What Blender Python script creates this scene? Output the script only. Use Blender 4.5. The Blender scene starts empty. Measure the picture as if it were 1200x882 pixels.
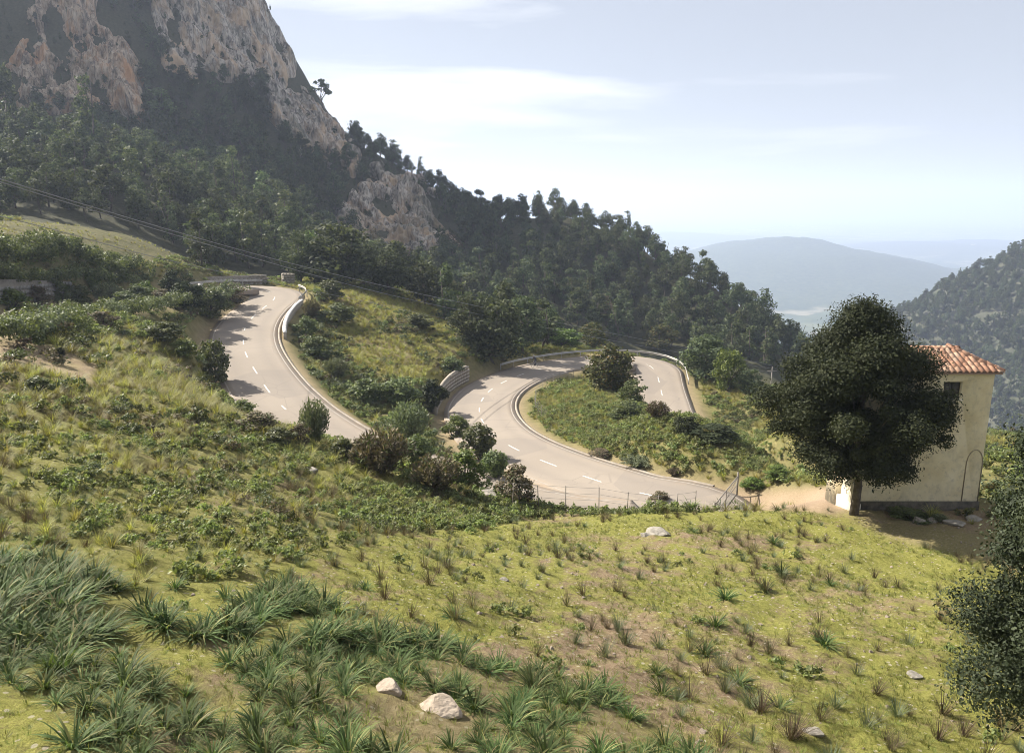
import bpy, math, random
import numpy as np
from mathutils import Vector, Matrix

SC = bpy.context.scene
COL = SC.collection
R = math.radians
# ------------------------------------------------------------------ camera
F_PX, PITCH = 906.0, R(12.75)
cam_d = bpy.data.cameras.new('camera'); cam = bpy.data.objects.new('camera', cam_d); COL.objects.link(cam)
cam_d.sensor_width = 36.0; cam_d.lens = F_PX * 36.0 / 1200.0
cam_d.clip_start = 0.1; cam_d.clip_end = 120000.0
cam.location = (0, 0, 0); cam.rotation_euler = (R(90) - PITCH, 0, 0)
SC.camera = cam
# ------------------------------------------------------------------ light
SUN_AZ, SUN_EL = R(-60), R(38)          # azimuth measured from +Y, negative = left
SUN_STRENGTH, SKY_STRENGTH, EXPOSURE = 5.0, 0.058, 1.44
sun_dir = Vector((math.sin(SUN_AZ) * math.cos(SUN_EL), math.cos(SUN_AZ) * math.cos(SUN_EL), math.sin(SUN_EL)))
sd = bpy.data.lights.new('sun', 'SUN'); sun = bpy.data.objects.new('sun', sd); COL.objects.link(sun)
sd.energy = SUN_STRENGTH; sd.angle = R(0.53); sd.color = (1.0, 0.93, 0.82)
sun.rotation_euler = (-sun_dir).to_track_quat('-Z', 'Y').to_euler(); sun.location = (-80, 60, 120)
W = bpy.data.worlds.new('World'); SC.world = W; W.use_nodes = True
nt = W.node_tree; nt.nodes.clear()
N = nt.nodes.new; L = nt.links.new
out = N('ShaderNodeOutputWorld'); bg = N('ShaderNodeBackground'); sky = N('ShaderNodeTexSky')
sky.sky_type = 'NISHITA'; sky.sun_disc = False; sky.sun_elevation = SUN_EL; sky.sun_rotation = SUN_AZ
sky.altitude = 400; sky.air_density = 1.0; sky.dust_density = 1.6; sky.ozone_density = 1.2
tc = N('ShaderNodeTexCoord'); sep = N('ShaderNodeSeparateXYZ'); L(tc.outputs['Generated'], sep.inputs[0])
def wm(op, a, b=None, c=None):
    n = N('ShaderNodeMath'); n.operation = op
    for i, v in enumerate((a, b, c)):
        if v is None: continue
        if isinstance(v, (int, float)): n.inputs[i].default_value = v
        else: L(v, n.inputs[i])
    return n.outputs[0]
# wispy streaks of high cloud, the same all round the sky
mp = N('ShaderNodeMapping'); mp.inputs['Scale'].default_value = (1.0, 1.0, 8.5); mp.inputs['Rotation'].default_value = (R(-3), R(4), 0)
mp.inputs['Location'].default_value = (13.7, 9.1, 22.92)
L(tc.outputs['Generated'], mp.inputs[0])
nz = N('ShaderNodeTexNoise'); nz.inputs['Scale'].default_value = 1.55; nz.inputs['Detail'].default_value = 8; nz.inputs['Roughness'].default_value = 0.52; nz.inputs['Distortion'].default_value = 0.25
L(mp.outputs[0], nz.inputs['Vector'])
cr = N('ShaderNodeValToRGB'); cr.color_ramp.elements[0].position = 0.49; cr.color_ramp.elements[1].position = 0.68
L(nz.outputs[0], cr.inputs[0])
mixc = N('ShaderNodeMixRGB'); mixc.inputs[2].default_value = (8.6, 8.5, 8.4, 1)
cfac = wm('MULTIPLY', cr.outputs[0], 0.8)
veil = N('ShaderNodeMixRGB'); veil.inputs[0].default_value = 0.72; veil.inputs[2].default_value = (3.95, 3.95, 4.15, 1)
L(sky.outputs[0], veil.inputs[1]); L(veil.outputs[0], mixc.inputs[1]); L(cfac, mixc.inputs[0]); L(mixc.outputs[0], bg.inputs[0])
bg.inputs[1].default_value = SKY_STRENGTH; L(bg.outputs[0], out.inputs[0])
SC.view_settings.view_transform = 'Standard'; SC.view_settings.look = 'None'; SC.view_settings.gamma = 1
SC.view_settings.use_curve_mapping = False; SC.view_settings.exposure = EXPOSURE
SC.render.engine = 'CYCLES'
SC.cycles.use_denoising = True; SC.cycles.denoiser = 'OPENIMAGEDENOISE'; SC.cycles.denoising_input_passes = 'RGB_ALBEDO_NORMAL'; SC.cycles.denoising_prefilter = 'ACCURATE'; SC.cycles.filter_width = 0.9; SC.cycles.use_adaptive_sampling = False
SC.cycles.max_bounces = 6; SC.cycles.diffuse_bounces = 3; SC.cycles.transmission_bounces = 3; SC.cycles.volume_bounces = 1
SC.cycles.use_fast_gi = False
# ------------------------------------------------------------------ helpers
rng = np.random.default_rng(7); random.seed(7)
def tag(o, label=None, cat=None, group=None, kind=None):
    if label: o['label'] = label
    if cat: o['category'] = cat
    if group: o['group'] = group
    if kind: o['kind'] = kind
    return o
def empty(name, loc=(0, 0, 0), rz=0.0, **k):
    o = bpy.data.objects.new(name, None); COL.objects.link(o); o.location = loc; o.rotation_euler = (0, 0, rz); o.empty_display_size = 0.3
    return tag(o, **k)
def link(name, me, parent=None, **k):
    o = bpy.data.objects.new(name, me); COL.objects.link(o)
    if parent: o.parent = parent
    return tag(o, **k)
def np_mesh(name, V, Fa, mat=None, smooth=False):
    """Fa: list of face arrays (n x 3 or n x 4)"""
    if not isinstance(Fa, (list, tuple)): Fa = [Fa]
    Fa = [np.asarray(f, dtype=np.int32) for f in Fa if len(f)]
    V = np.asarray(V, dtype=np.float32)
    me = bpy.data.meshes.new(name)
    me.vertices.add(len(V)); me.vertices.foreach_set('co', V.ravel())
    nl = sum(f.size for f in Fa); npoly = sum(len(f) for f in Fa)
    me.loops.add(nl); me.polygons.add(npoly)
    me.loops.foreach_set('vertex_index', np.concatenate([f.ravel() for f in Fa]))
    sizes = np.concatenate([np.full(len(f), f.shape[1], dtype=np.int32) for f in Fa])
    starts = np.concatenate([[0], np.cumsum(sizes)[:-1]]).astype(np.int32)
    me.polygons.foreach_set('loop_start', starts)
    me.update(calc_edges=True)
    if smooth: me.polygons.foreach_set('use_smooth', np.ones(npoly, dtype=bool))
    if mat: me.materials.append(mat)
    return me
def attr(me, name, vals):
    a = me.attributes.new(name, 'FLOAT', 'POINT'); a.data.foreach_set('value', np.asarray(vals, dtype=np.float32))
class MB:
    """collects pieces for ONE mesh"""
    def __init__(s): s.v = []; s.q = []; s.t = []; s.n = 0
    def add(s, V, Q=None, T=None):
        V = np.asarray(V, dtype=float)
        if Q is not None and len(Q): s.q.append(np.asarray(Q) + s.n)
        if T is not None and len(T): s.t.append(np.asarray(T) + s.n)
        s.v.append(V); s.n += len(V)
    def box(s, x0, x1, y0, y1, z0, z1):
        V = [(x0, y0, z0), (x1, y0, z0), (x1, y1, z0), (x0, y1, z0), (x0, y0, z1), (x1, y0, z1), (x1, y1, z1), (x0, y1, z1)]
        s.add(V, [(0, 3, 2, 1), (4, 5, 6, 7), (0, 1, 5, 4), (1, 2, 6, 5), (2, 3, 7, 6), (3, 0, 4, 7)])
    def tube(s, P, rad, k=6, cap=True):
        P = [Vector(p) for p in P]; n = len(P)
        if not hasattr(rad, '__len__'): rad = [rad] * n
        V = []; up = Vector((0, 0, 1)); ref = None
        for i in range(n):
            d = (P[min(i + 1, n - 1)] - P[max(i - 1, 0)]).normalized()
            if ref is None: ref = d.orthogonal().normalized()
            a = (ref - d * ref.dot(d))
            a = a.normalized() if a.length > 1e-5 else d.orthogonal().normalized()
            ref = a; b = d.cross(a)
            for j in range(k):
                t = 2 * math.pi * j / k
                V.append(P[i] + (a * math.cos(t) + b * math.sin(t)) * rad[i])
        Q = [(i * k + j, i * k + (j + 1) % k, (i + 1) * k + (j + 1) % k, (i + 1) * k + j) for i in range(n - 1) for j in range(k)]
        T = []
        if cap:
            V.append(P[0]); V.append(P[-1]); a, b = n * k, n * k + 1
            T = [(a, (j + 1) % k, j) for j in range(k)] + [(b, (n - 1) * k + j, (n - 1) * k + (j + 1) % k) for j in range(k)]
        s.add([tuple(v) for v in V], Q, T)
    def mesh(s, name, mat, smooth=False):
        V = np.concatenate(s.v); fs = []
        if s.q: fs.append(np.concatenate(s.q))
        if s.t: fs.append(np.concatenate(s.t))
        return np_mesh(name, V, fs, mat, smooth)
# --- value noise, numpy
def _h(*c):
    n = np.zeros_like(c[0], dtype=np.uint32)
    for k, a in zip((374761393, 668265263, 2147483647, 1274126177), c): n = n + a.astype(np.int64).astype(np.uint32) * np.uint32(k)
    n = (n ^ (n >> np.uint32(13))) * np.uint32(1274126177); n = n ^ (n >> np.uint32(16))
    return (n & np.uint32(0xffffff)).astype(np.float64) / 0xffffff
def vn2(x, y, s=0):
    xi, yi = np.floor(x), np.floor(y); u, v = x - xi, y - yi; u = u * u * (3 - 2 * u); v = v * v * (3 - 2 * v); S = np.full_like(xi, s * 17.0)
    return (_h(xi, yi, S) * (1 - u) + _h(xi + 1, yi, S) * u) * (1 - v) + (_h(xi, yi + 1, S) * (1 - u) + _h(xi + 1, yi + 1, S) * u) * v - 0.5
def vn3(x, y, z, s=0):
    xi, yi, zi = np.floor(x), np.floor(y), np.floor(z); u, v, w = x - xi, y - yi, z - zi
    u = u * u * (3 - 2 * u); v = v * v * (3 - 2 * v); w = w * w * (3 - 2 * w); S = np.full_like(xi, s * 31.0)
    r = 0
    for dx, wx in ((0, 1 - u), (1, u)):
        for dy, wy in ((0, 1 - v), (1, v)):
            for dz, wz in ((0, 1 - w), (1, w)): r = r + _h(xi + dx, yi + dy, zi + dz, S) * wx * wy * wz
    return r - 0.5
def fbm2(x, y, o=4, s=0):
    a, r = 1.0, 0
    for i in range(o): r = r + a * vn2(x * 2 ** i + 13.7 * i, y * 2 ** i - 7.1 * i, s + i); a *= 0.5
    return r
def fbm3(x, y, z, o=4, s=0):
    a, r = 1.0, 0
    for i in range(o): r = r + a * vn3(x * 2 ** i + 3.7 * i, y * 2 ** i - 5.1 * i, z * 2 ** i + 1.3 * i, s + i); a *= 0.5
    return r
def sstep(a, b, x): t = np.clip((x - a) / (b - a), 0, 1); return t * t * (3 - 2 * t)
# --- the photograph's rays: pixel (1200 x 882) and forward distance -> point in the place
cp, sp = math.cos(PITCH), math.sin(PITCH)
def ray(px, py):
    u, v = (px - 600) / F_PX, (441 - py) / F_PX
    return np.array([u, cp + v * sp, -sp + v * cp])
def at(px, py, d): r = ray(px, py); return r * (d / r[1])
def atz(px, py, z): r = ray(px, py); return r * (z / r[2])
def proj(x, y, z):
    f = y * cp - z * sp; u = x / np.maximum(f, 1e-3); v = (y * sp + z * cp) / np.maximum(f, 1e-3)
    return 600 + F_PX * u, 441 - F_PX * v, f
def inpoly(px, py, poly):
    r = np.zeros(np.shape(px), dtype=bool); n = len(poly)
    for i in range(n):
        (x0, y0), (x1, y1) = poly[i], poly[(i + 1) % n]
        if y0 == y1: continue
        c = ((y0 > py) != (y1 > py)) & (px < (x1 - x0) * (py - y0) / (y1 - y0) + x0); r ^= c
    return r
# ------------------------------------------------------------------ materials
def mat(name):
    m = bpy.data.materials.new(name); m.use_nodes = True; return m, m.node_tree.nodes, m.node_tree.links, m.node_tree.nodes['Principled BSDF']
def _math(n, l, op, a, b):
    x = n.new('ShaderNodeMath'); x.operation = op
    for i, v in enumerate((a, b)):
        if isinstance(v, (int, float)): x.inputs[i].default_value = v
        else: l.new(v, x.inputs[i])
    return x.outputs[0]
def _noise(n, l, scale, detail=5, rough=0.55, vec=None, obj=True):
    x = n.new('ShaderNodeTexNoise'); x.inputs['Scale'].default_value = scale; x.inputs['Detail'].default_value = detail; x.inputs['Roughness'].default_value = rough
    if vec is None:
        t = n.new('ShaderNodeTexCoord'); vec = t.outputs['Object']
    l.new(vec, x.inputs['Vector']); return x.outputs[0]
def _ramp(n, l, fac, stops):
    x = n.new('ShaderNodeValToRGB'); e = x.color_ramp.elements
    while len(e) < len(stops): e.new(0.5)
    for i, (p, c) in enumerate(stops):
        e[i].position = p; e[i].color = (*c, 1) if len(c) == 3 else c
    l.new(fac, x.inputs[0]); return x.outputs[0]
def _mix(n, l, fac, a, b, mode='MIX'):
    x = n.new('ShaderNodeMixRGB'); x.blend_type = mode
    for i, v in enumerate((fac, a, b)):
        if isinstance(v, (int, float)): x.inputs[i].default_value = v
        elif isinstance(v, tuple): x.inputs[i].default_value = (*v, 1)
        else: l.new(v, x.inputs[i])
    return x.outputs[0]
def _bump(n, l, b, h, strength, dist):
    x = n.new('ShaderNodeBump'); x.inputs['Strength'].default_value = strength; x.inputs['Distance'].default_value = dist
    l.new(h, x.inputs['Height']); l.new(x.outputs[0], b.inputs['Normal'])
def _attr(n, name):
    x = n.new('ShaderNodeAttribute'); x.attribute_name = name; return x.outputs['Fac']
def leaf_mat(name, dark, light, trans=0.22, rough=0.55, hue_var=0.25, spec=0.25, third=None):
    """leaf colours vary leaf by leaf and plant by plant; some light passes through the leaf"""
    m, n, l, b = mat(name)
    g = n.new('ShaderNodeNewGeometry'); oi = n.new('ShaderNodeObjectInfo')
    c = _mix(n, l, g.outputs['Random Per Island'], dark, light)
    if third: 
        f = _ramp(n, l, g.outputs['Random Per Island'], [(0.86, (0, 0, 0)), (0.9, (1, 1, 1))]); c = _mix(n, l, f, c, third)
    tcl = n.new('ShaderNodeTexCoord'); c = _mix(n, l, 1.0, c, _ramp(n, l, _noise(n, l, 1.1, 3, 0.6, tcl.outputs['Object']), [(0.32, (0.62, 0.66, 0.62)), (0.5, (1, 1, 1)), (0.68, (1.45, 1.38, 1.25))]), 'MULTIPLY')
    hs = n.new('ShaderNodeHueSaturation'); l.new(c, hs.inputs['Color'])
    l.new(_math(n, l, 'ADD', _math(n, l, 'MULTIPLY', oi.outputs['Random'], 0.05), 0.475), hs.inputs['Hue'])
    l.new(_math(n, l, 'ADD', _math(n, l, 'MULTIPLY', oi.outputs['Random'], hue_var * 2), 1 - hue_var), hs.inputs['Value'])
    l.new(hs.outputs[0], b.inputs['Base Color']); b.inputs['Roughness'].default_value = rough; b.inputs['Specular IOR Level'].default_value = spec
    tr = n.new('ShaderNodeBsdfTranslucent'); l.new(_mix(n, l, 1.0, hs.outputs[0], (1.15, 1.2, 0.6), 'MULTIPLY'), tr.inputs['Color'])
    ms = n.new('ShaderNodeMixShader'); ms.inputs[0].default_value = trans
    o = n['Material Output']; l.new(b.outputs[0], ms.inputs[1]); l.new(tr.outputs[0], ms.inputs[2]); l.new(ms.outputs[0], o.inputs['Surface'])
    return m
def plain_mat(name, c1, c2, scale=8.0, rough=0.8, bump=0.2, bdist=0.02, metal=0.0, detail=5):
    m, n, l, b = mat(name)
    f = _noise(n, l, scale, detail); l.new(_ramp(n, l, f, [(0.3, c1), (0.7, c2)]), b.inputs['Base Color'])
    b.inputs['Roughness'].default_value = rough; b.inputs['Metallic'].default_value = metal
    if bump: _bump(n, l, b, _noise(n, l, scale * 3, 6), bump, bdist)
    return m
M = {}
M['oak'] = leaf_mat('oak_leaves', (0.020, 0.028, 0.012), (0.046, 0.055, 0.027), 0.16, 0.65, 0.15, 0.12)
M['oak_near'] = leaf_mat('oak_leaves_near', (0.022, 0.029, 0.014), (0.056, 0.065, 0.036), 0.15, 0.62, 0.15, 0.14)
M['pine'] = leaf_mat('pine_needles', (0.036, 0.049, 0.027), (0.104, 0.120, 0.068), 0.28, 0.7, 0.32, 0.1)
M['pine_pale_lit'] = leaf_mat('pale_sunlit_pine_needles', (0.075, 0.105, 0.045), (0.15, 0.18, 0.08), 0.3, 0.6, 0.2)  # light green needles, also the sunshine painted into the lit treetops
M['olive'] = leaf_mat('olive_leaves', (0.042, 0.055, 0.020), (0.115, 0.125, 0.045), 0.25, 0.6, 0.2, 0.15, third=(0.14, 0.11, 0.035))
M['shrub'] = leaf_mat('shrub_leaves', (0.055, 0.074, 0.028), (0.145, 0.168, 0.070), 0.3, 0.55, 0.3)
M['shrub_bright'] = leaf_mat('bright_shrub_leaves', (0.055, 0.085, 0.018), (0.15, 0.19, 0.045), 0.3, 0.5, 0.2)
M['shrub_grey'] = leaf_mat('grey_shrub_leaves', (0.085, 0.105, 0.060), (0.18, 0.20, 0.12), 0.25, 0.6, 0.2)
M['shrub_brown'] = leaf_mat('dry_shrub_twigs', (0.075, 0.058, 0.038), (0.18, 0.145, 0.09), 0.2, 0.7, 0.25, third=(0.07, 0.09, 0.03))
M['asphodel'] = leaf_mat('asphodel_leaves', (0.040, 0.068, 0.022), (0.118, 0.158, 0.058), 0.32, 0.6, 0.25, 0.12, third=(0.20, 0.19, 0.08))
M['dry'] = leaf_mat('dry_stems', (0.085, 0.066, 0.044), (0.20, 0.155, 0.10), 0.2, 0.8, 0.3, 0.1, third=(0.10, 0.12, 0.05))
M['tussock'] = leaf_mat('tussock_blades', (0.15, 0.15, 0.040), (0.36, 0.33, 0.11), 0.4, 0.6, 0.25)
M['herb'] = leaf_mat('herb_leaves', (0.105, 0.130, 0.046), (0.24, 0.265, 0.11), 0.42, 0.55, 0.28)
M['blade'] = leaf_mat('short_grass_blades', (0.085, 0.105, 0.020), (0.21, 0.215, 0.055), 0.35, 0.6, 0.3)
M['bark'] = plain_mat('bark', (0.045, 0.035, 0.028), (0.12, 0.10, 0.08), 6, 0.9, 0.6, 0.03)
M['rock'] = plain_mat('limestone', (0.17, 0.155, 0.13), (0.36, 0.33, 0.28), 5, 0.9, 0.9, 0.06)
M['metal'] = plain_mat('galvanised_steel', (0.30, 0.29, 0.275), (0.44, 0.425, 0.40), 3, 0.5, 0.05, 0.003, 0.3)
M['post'] = plain_mat('weathered_post', (0.14, 0.12, 0.10), (0.24, 0.22, 0.19), 12, 0.8, 0.2, 0.005)
M['wire'] = plain_mat('black_cable', (0.16, 0.16, 0.165), (0.22, 0.22, 0.22), 3, 0.5, 0)
M['concrete'] = plain_mat('pale_concrete', (0.25, 0.215, 0.17), (0.38, 0.335, 0.275), 2.5, 0.85, 0.25, 0.01)
M['paint'] = plain_mat('worn_white_paint', (0.36, 0.345, 0.32), (0.70, 0.68, 0.64), 6, 0.7, 0)
def asphalt():
    m, n, l, b = mat('worn_asphalt')
    big = _noise(n, l, 0.12, 4); fine = _noise(n, l, 30, 3)
    c = _ramp(n, l, big, [(0.3, (0.218, 0.186, 0.152)), (0.7, (0.282, 0.243, 0.20))])
    c = _mix(n, l, 0.35, c, _ramp(n, l, fine, [(0.3, (0.16, 0.137, 0.112)), (0.7, (0.315, 0.272, 0.226))]))
    tracks = _attr(n, 'track'); c = _mix(n, l, _math(n, l, 'MULTIPLY', tracks, 0.32), c, (0.17, 0.148, 0.13))
    t = n.new('ShaderNodeTexCoord'); vo = n.new('ShaderNodeTexVoronoi'); vo.inputs['Scale'].default_value = 0.16; l.new(t.outputs['Object'], vo.inputs['Vector']); sc_ = n.new('ShaderNodeSeparateColor'); l.new(vo.outputs['Color'], sc_.inputs[0])
    c = _mix(n, l, _ramp(n, l, sc_.outputs[0], [(0.80, (0, 0, 0)), (0.82, (0.35, 0.35, 0.35))]), c, (0.175, 0.155, 0.138))
    ve = n.new('ShaderNodeTexVoronoi'); ve.feature = 'DISTANCE_TO_EDGE'; ve.inputs['Scale'].default_value = 0.33; l.new(t.outputs['Object'], ve.inputs['Vector'])
    c = _mix(n, l, _math(n, l, 'MULTIPLY', _ramp(n, l, ve.outputs['Distance'], [(0.0, (1, 1, 1)), (0.018, (0, 0, 0))]), _ramp(n, l, big, [(0.45, (0, 0, 0)), (0.6, (0.3, 0.3, 0.3))])), c, (0.10, 0.088, 0.078))
    grit = _math(n, l, 'MULTIPLY', _attr(n, 'edge'), _ramp(n, l, _noise(n, l, 0.9, 6, 0.7), [(0.42, (0, 0, 0)), (0.6, (1, 1, 1))])); c = _mix(n, l, _math(n, l, 'MULTIPLY', grit, 0.8), c, (0.27, 0.205, 0.145))
    l.new(c, b.inputs['Base Color']); b.inputs['Roughness'].default_value = 0.9; b.inputs['Specular IOR Level'].default_value = 0.25; _bump(n, l, b, fine, 0.3, 0.01)
    return m
M['asphalt'] = asphalt(); M['verge'] = plain_mat('worn_gutter_concrete', (0.20, 0.17, 0.135), (0.32, 0.275, 0.225), 1.5, 0.9, 0.3, 0.01)
def ground_mat():
    m, n, l, b = mat('field_ground')
    n1, n2, n3, n4 = _noise(n, l, 0.16, 6, 0.6), _noise(n, l, 1.3, 6, 0.65), _noise(n, l, 11, 6, 0.7), _noise(n, l, 55, 3)
    soil = _ramp(n, l, n3, [(0.28, (0.150, 0.105, 0.065)), (0.5, (0.235, 0.175, 0.112)), (0.72, (0.34, 0.275, 0.19))])
    moss = _ramp(n, l, n3, [(0.25, (0.120, 0.130, 0.030)), (0.5, (0.215, 0.215, 0.055)), (0.75, (0.32, 0.295, 0.100))])
    fm = _math(n, l, 'ADD', _math(n, l, 'ADD', _math(n, l, 'MULTIPLY', n2, 1.1), _math(n, l, 'MULTIPLY', n1, 0.9)), _math(n, l, 'SUBTRACT', _attr(n, 'moss'), 1.0))
    fm = _math(n, l, 'ADD', fm, _math(n, l, 'MULTIPLY', _math(n, l, 'SUBTRACT', n3, 0.5), 0.5))
    c = _mix(n, l, _ramp(n, l, fm, [(0.40, (0, 0, 0)), (0.62, (1, 1, 1))]), soil, moss)
    # pale stones bedded in the soil
    vo = n.new('ShaderNodeTexVoronoi'); vo.inputs['Scale'].default_value = 5.5; t = n.new('ShaderNodeTexCoord'); l.new(t.outputs['Object'], vo.inputs['Vector'])
    c = _mix(n, l, 0.55, c, _mix(n, l, 1.0, c, _ramp(n, l, n4, [(0.34, (0.45, 0.42, 0.38)), (0.5, (1.0, 1.0, 1.0)), (0.68, (1.5, 1.45, 1.4))]), 'MULTIPLY'))
    st = _ramp(n, l, _math(n, l, 'SUBTRACT', vo.outputs['Distance'], _math(n, l, 'MULTIPLY', n2, 0.3)), [(0.0, (1, 1, 1)), (0.05, (0, 0, 0))])
    c = _mix(n, l, _math(n, l, 'MULTIPLY', st, 0.7), c, (0.42, 0.38, 0.30))
    under = _ramp(n, l, n2, [(0.3, (0.105, 0.110, 0.036)), (0.7, (0.235, 0.205, 0.090))])
    c = _mix(n, l, _attr(n, 'wild'), c, under)
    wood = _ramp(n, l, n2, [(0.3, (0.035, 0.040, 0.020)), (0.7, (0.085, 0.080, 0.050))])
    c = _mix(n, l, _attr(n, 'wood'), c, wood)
    bare = _ramp(n, l, n3, [(0.25, (0.26, 0.18, 0.115)), (0.75, (0.42, 0.33, 0.235))])
    c = _mix(n, l, _attr(n, 'bare'), c, bare)
    l.new(c, b.inputs['Base Color']); b.inputs['Roughness'].default_value = 0.95; b.inputs['Specular IOR Level'].default_value = 0.1
    h = _math(n, l, 'ADD', _math(n, l, 'MULTIPLY', n3, 1.0), _math(n, l, 'MULTIPLY', n4, 0.5))
    _bump(n, l, b, h, 1.0, 0.09)
    return m
M['ground'] = ground_mat()
# ------------------------------------------------------------------ roads (centre lines)
def spline(P, step=1.0):
    P = np.asarray(P, dtype=float); o = []
    E = np.vstack([2 * P[0] - P[1], P, 2 * P[-1] - P[-2]])
    for i in range(1, len(E) - 2):
        p0, p1, p2, p3 = E[i - 1:i + 3]; n = max(2, int(np.linalg.norm(p2 - p1) / step))
        t = (np.arange(n) / n)[:, None]
        o.append(0.5 * (2 * p1 + (p2 - p0) * t + (2 * p0 - 5 * p1 + 4 * p2 - p3) * t ** 2 + (3 * p1 - p0 - 3 * p2 + p3) * t ** 3))
    o.append(P[-1:]); o = np.vstack(o)
    for _ in range(3):                       # smooth the joints
        q = o.copy(); q[1:-1] = (o[:-2] + 2 * o[1:-1] + o[2:]) / 4; o = q
    return o
A_px = [(-140, 366, -5.6), (0, 352, -7.4), (100, 345, -8.9), (180, 341, -10.3), (240, 338, -11.3), (285, 337, -12.0), (314, 341, -12.4), (323, 348, -12.75), (315, 356, -13.1), (302, 366, -13.5), (292, 376, -13.9), (286, 387, -14.3),
        (285, 398, -14.7), (287, 412, -15.1), (294, 426, -15.5), (304, 442, -15.95), (316, 460, -16.4), (335, 480, -16.8), (362, 500, -17.2), (395, 522, -17.5)]
B_px = [(765, 581, -18.1), (715, 568, -18.4), (663, 550, -18.9), (624, 535, -19.3), (595, 521, -19.7), (573, 504, -20.2), (562, 485, -20.7), (565, 468, -21.2), (580, 453, -21.6), (610, 439, -22.0), (640, 430.5, -22.4),
        (680, 424, -22.8), (720, 421.5, -23.2), (752, 424, -23.6), (767, 432, -24.0), (771, 442, -24.4), (774, 454, -24.8), (777, 467, -25.2), (784, 490, -25.8), (800, 520, -26.4)]
A_pts = [atz(*p) for p in A_px]
for k_, dz_ in enumerate((-1.7, -1.8, -1.6, -1.0, -0.3)): A_pts[k_][2] += dz_
B_pts = [atz(*p) for p in B_px]
road = spline(A_pts + [np.array(p) for p in ((-3.2, 46.0, -17.65), (1.2, 42.2, -17.75), (5.2, 40.0, -17.8), (8.9, 39.6, -17.85), (11.2, 41.4, -17.9), (11.2, 44.0, -17.95))] + B_pts + [np.array((26, 56, -27.5)), np.array((40, 50, -29))], 1.0)
HALF = 3.5
# half width per point: hairpins are wider on the inside
tan = np.gradient(road[:, :2], axis=0); tan /= np.linalg.norm(tan, axis=1)[:, None]
nrm = np.stack([tan[:, 1], -tan[:, 0]], 1)          # points right of travel
# ------------------------------------------------------------------ the terrain, fitted through sighted points and a raised unseen crest
ctrl = []
def C(px, py, d): ctrl.append(at(px, py, d))
for p in [(-200, 882, 6.2), (0, 882, 6.6), (300, 882, 6.9), (600, 882, 7.6), (900, 882, 9.0), (1200, 882, 10.0), (1400, 882, 11),
          (-200, 760, 8.6), (0, 760, 9.2), (300, 760, 10), (600, 760, 11.7), (900, 760, 14), (1200, 760, 15), (1400, 760, 16),
          (-200, 660, 11.5), (0, 660, 12.5), (300, 660, 15.5), (600, 660, 20), (900, 660, 23), (1200, 660, 23.5), (1400, 660, 24),
          (0, 560, 19), (200, 560, 23.5), (400, 560, 32), (-200, 560, 16), (600, 605, 31), (720, 600, 32), (800, 600, 32), (900, 600, 31.5), (1000, 606, 29.5), (1100, 606, 29.8), (1180, 606, 29.8), (1300, 606, 30),
          (0, 480, 27), (150, 480, 32), (300, 500, 45), (250, 452, 58), (-200, 480, 22), (400, 525, 47),
          (0, 420, 38), (120, 420, 45), (220, 405, 62), (0, 372, 50), (100, 364, 64), (200, 358, 84), (-200, 400, 36),
          (0, 303, 68), (90, 305, 84), (170, 303, 105), (0, 262, 100), (170, 282, 122), (230, 318, 128), (-200, 290, 70), (-300, 240, 110),
          (385, 345, 108), (460, 370, 106), (540, 402, 102), (450, 430, 82), (520, 448, 83), (470, 490, 67), (440, 470, 70), (500, 515, 62),
          (480, 545, 43), (560, 560, 42), (610, 570, 42), (430, 535, 46),
          (700, 480, 72), (715, 452, 89), (800, 503, 73), (780, 490, 79), (745, 466, 88), (900, 540, 56), (850, 520, 62), (940, 560, 49), (930, 500, 75), (880, 460, 100), (850, 447, 118), (960, 575, 40), (930, 588, 36), (700, 515, 61), (640, 470, 82),
          (1000, 520, 60), (1190, 520, 50), (700, 411, 135), (600, 402, 128), (560, 395, 125), (500, 350, 135), (420, 330, 135),
          # the wooded spur across the valley and the mountain on the left
          (600, 385, 188), (700, 395, 188), (800, 415, 186), (900, 435, 178), (1000, 470, 165),
          (560, 262, 308), (600, 268, 300), (640, 266, 293), (690, 264, 285), (740, 281, 275), (790, 311, 262), (840, 333, 250), (870, 358, 240), (900, 389, 228), (935, 417, 214), (980, 450, 200),
          (520, 238, 318), (470, 206, 326), (430, 176, 331), (378, 148, 334), (328, 112, 332), (303, 58, 332), (284, 8, 338), (275, -60, 348), (200, -150, 345), (100, -190, 330), (0, -240, 325), (-150, -250, 320), (-400, -220, 400),  # unseen crest above the view, raised and drawn closer to shade the woods
          (300, 250, 192), (150, 205, 190), (0, 190, 190), (-200, 190, 180), (60, 128, 238), (230, 112, 275), (330, 140, 300), (-100, 120, 235), (-300, 40, 225), (400, 210, 288), (420, 300, 205), (520, 322, 215), (350, 292, 175), (200, 280, 150), (450, 345, 155),
          (640, 330, 235), (740, 345, 228), (840, 385, 212), (480, 270, 262), (100, 240, 150), (-100, 235, 140), (530, 290, 262)]: C(*p)
for p in [(0, -14, -3), (-30, -10, -2), (40, -10, -8), (0, 2.5, -4.0), (-8, 2, -3.6), (8, 2, -4.8), (-60, 10, -3), (70, 15, -16), (70, 60, -22), (95, 120, -48), (45, 150, -44), (75, 175, -62), (120, 210, -85), (150, 100, -60),
          (5, 150, -33), (20, 170, -42), (-20, 165, -24)]: ctrl.append(np.array(p, dtype=float))
for i in range(0, len(road), 7): ctrl.append(road[i] + np.array([0, 0, -0.1]))
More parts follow.
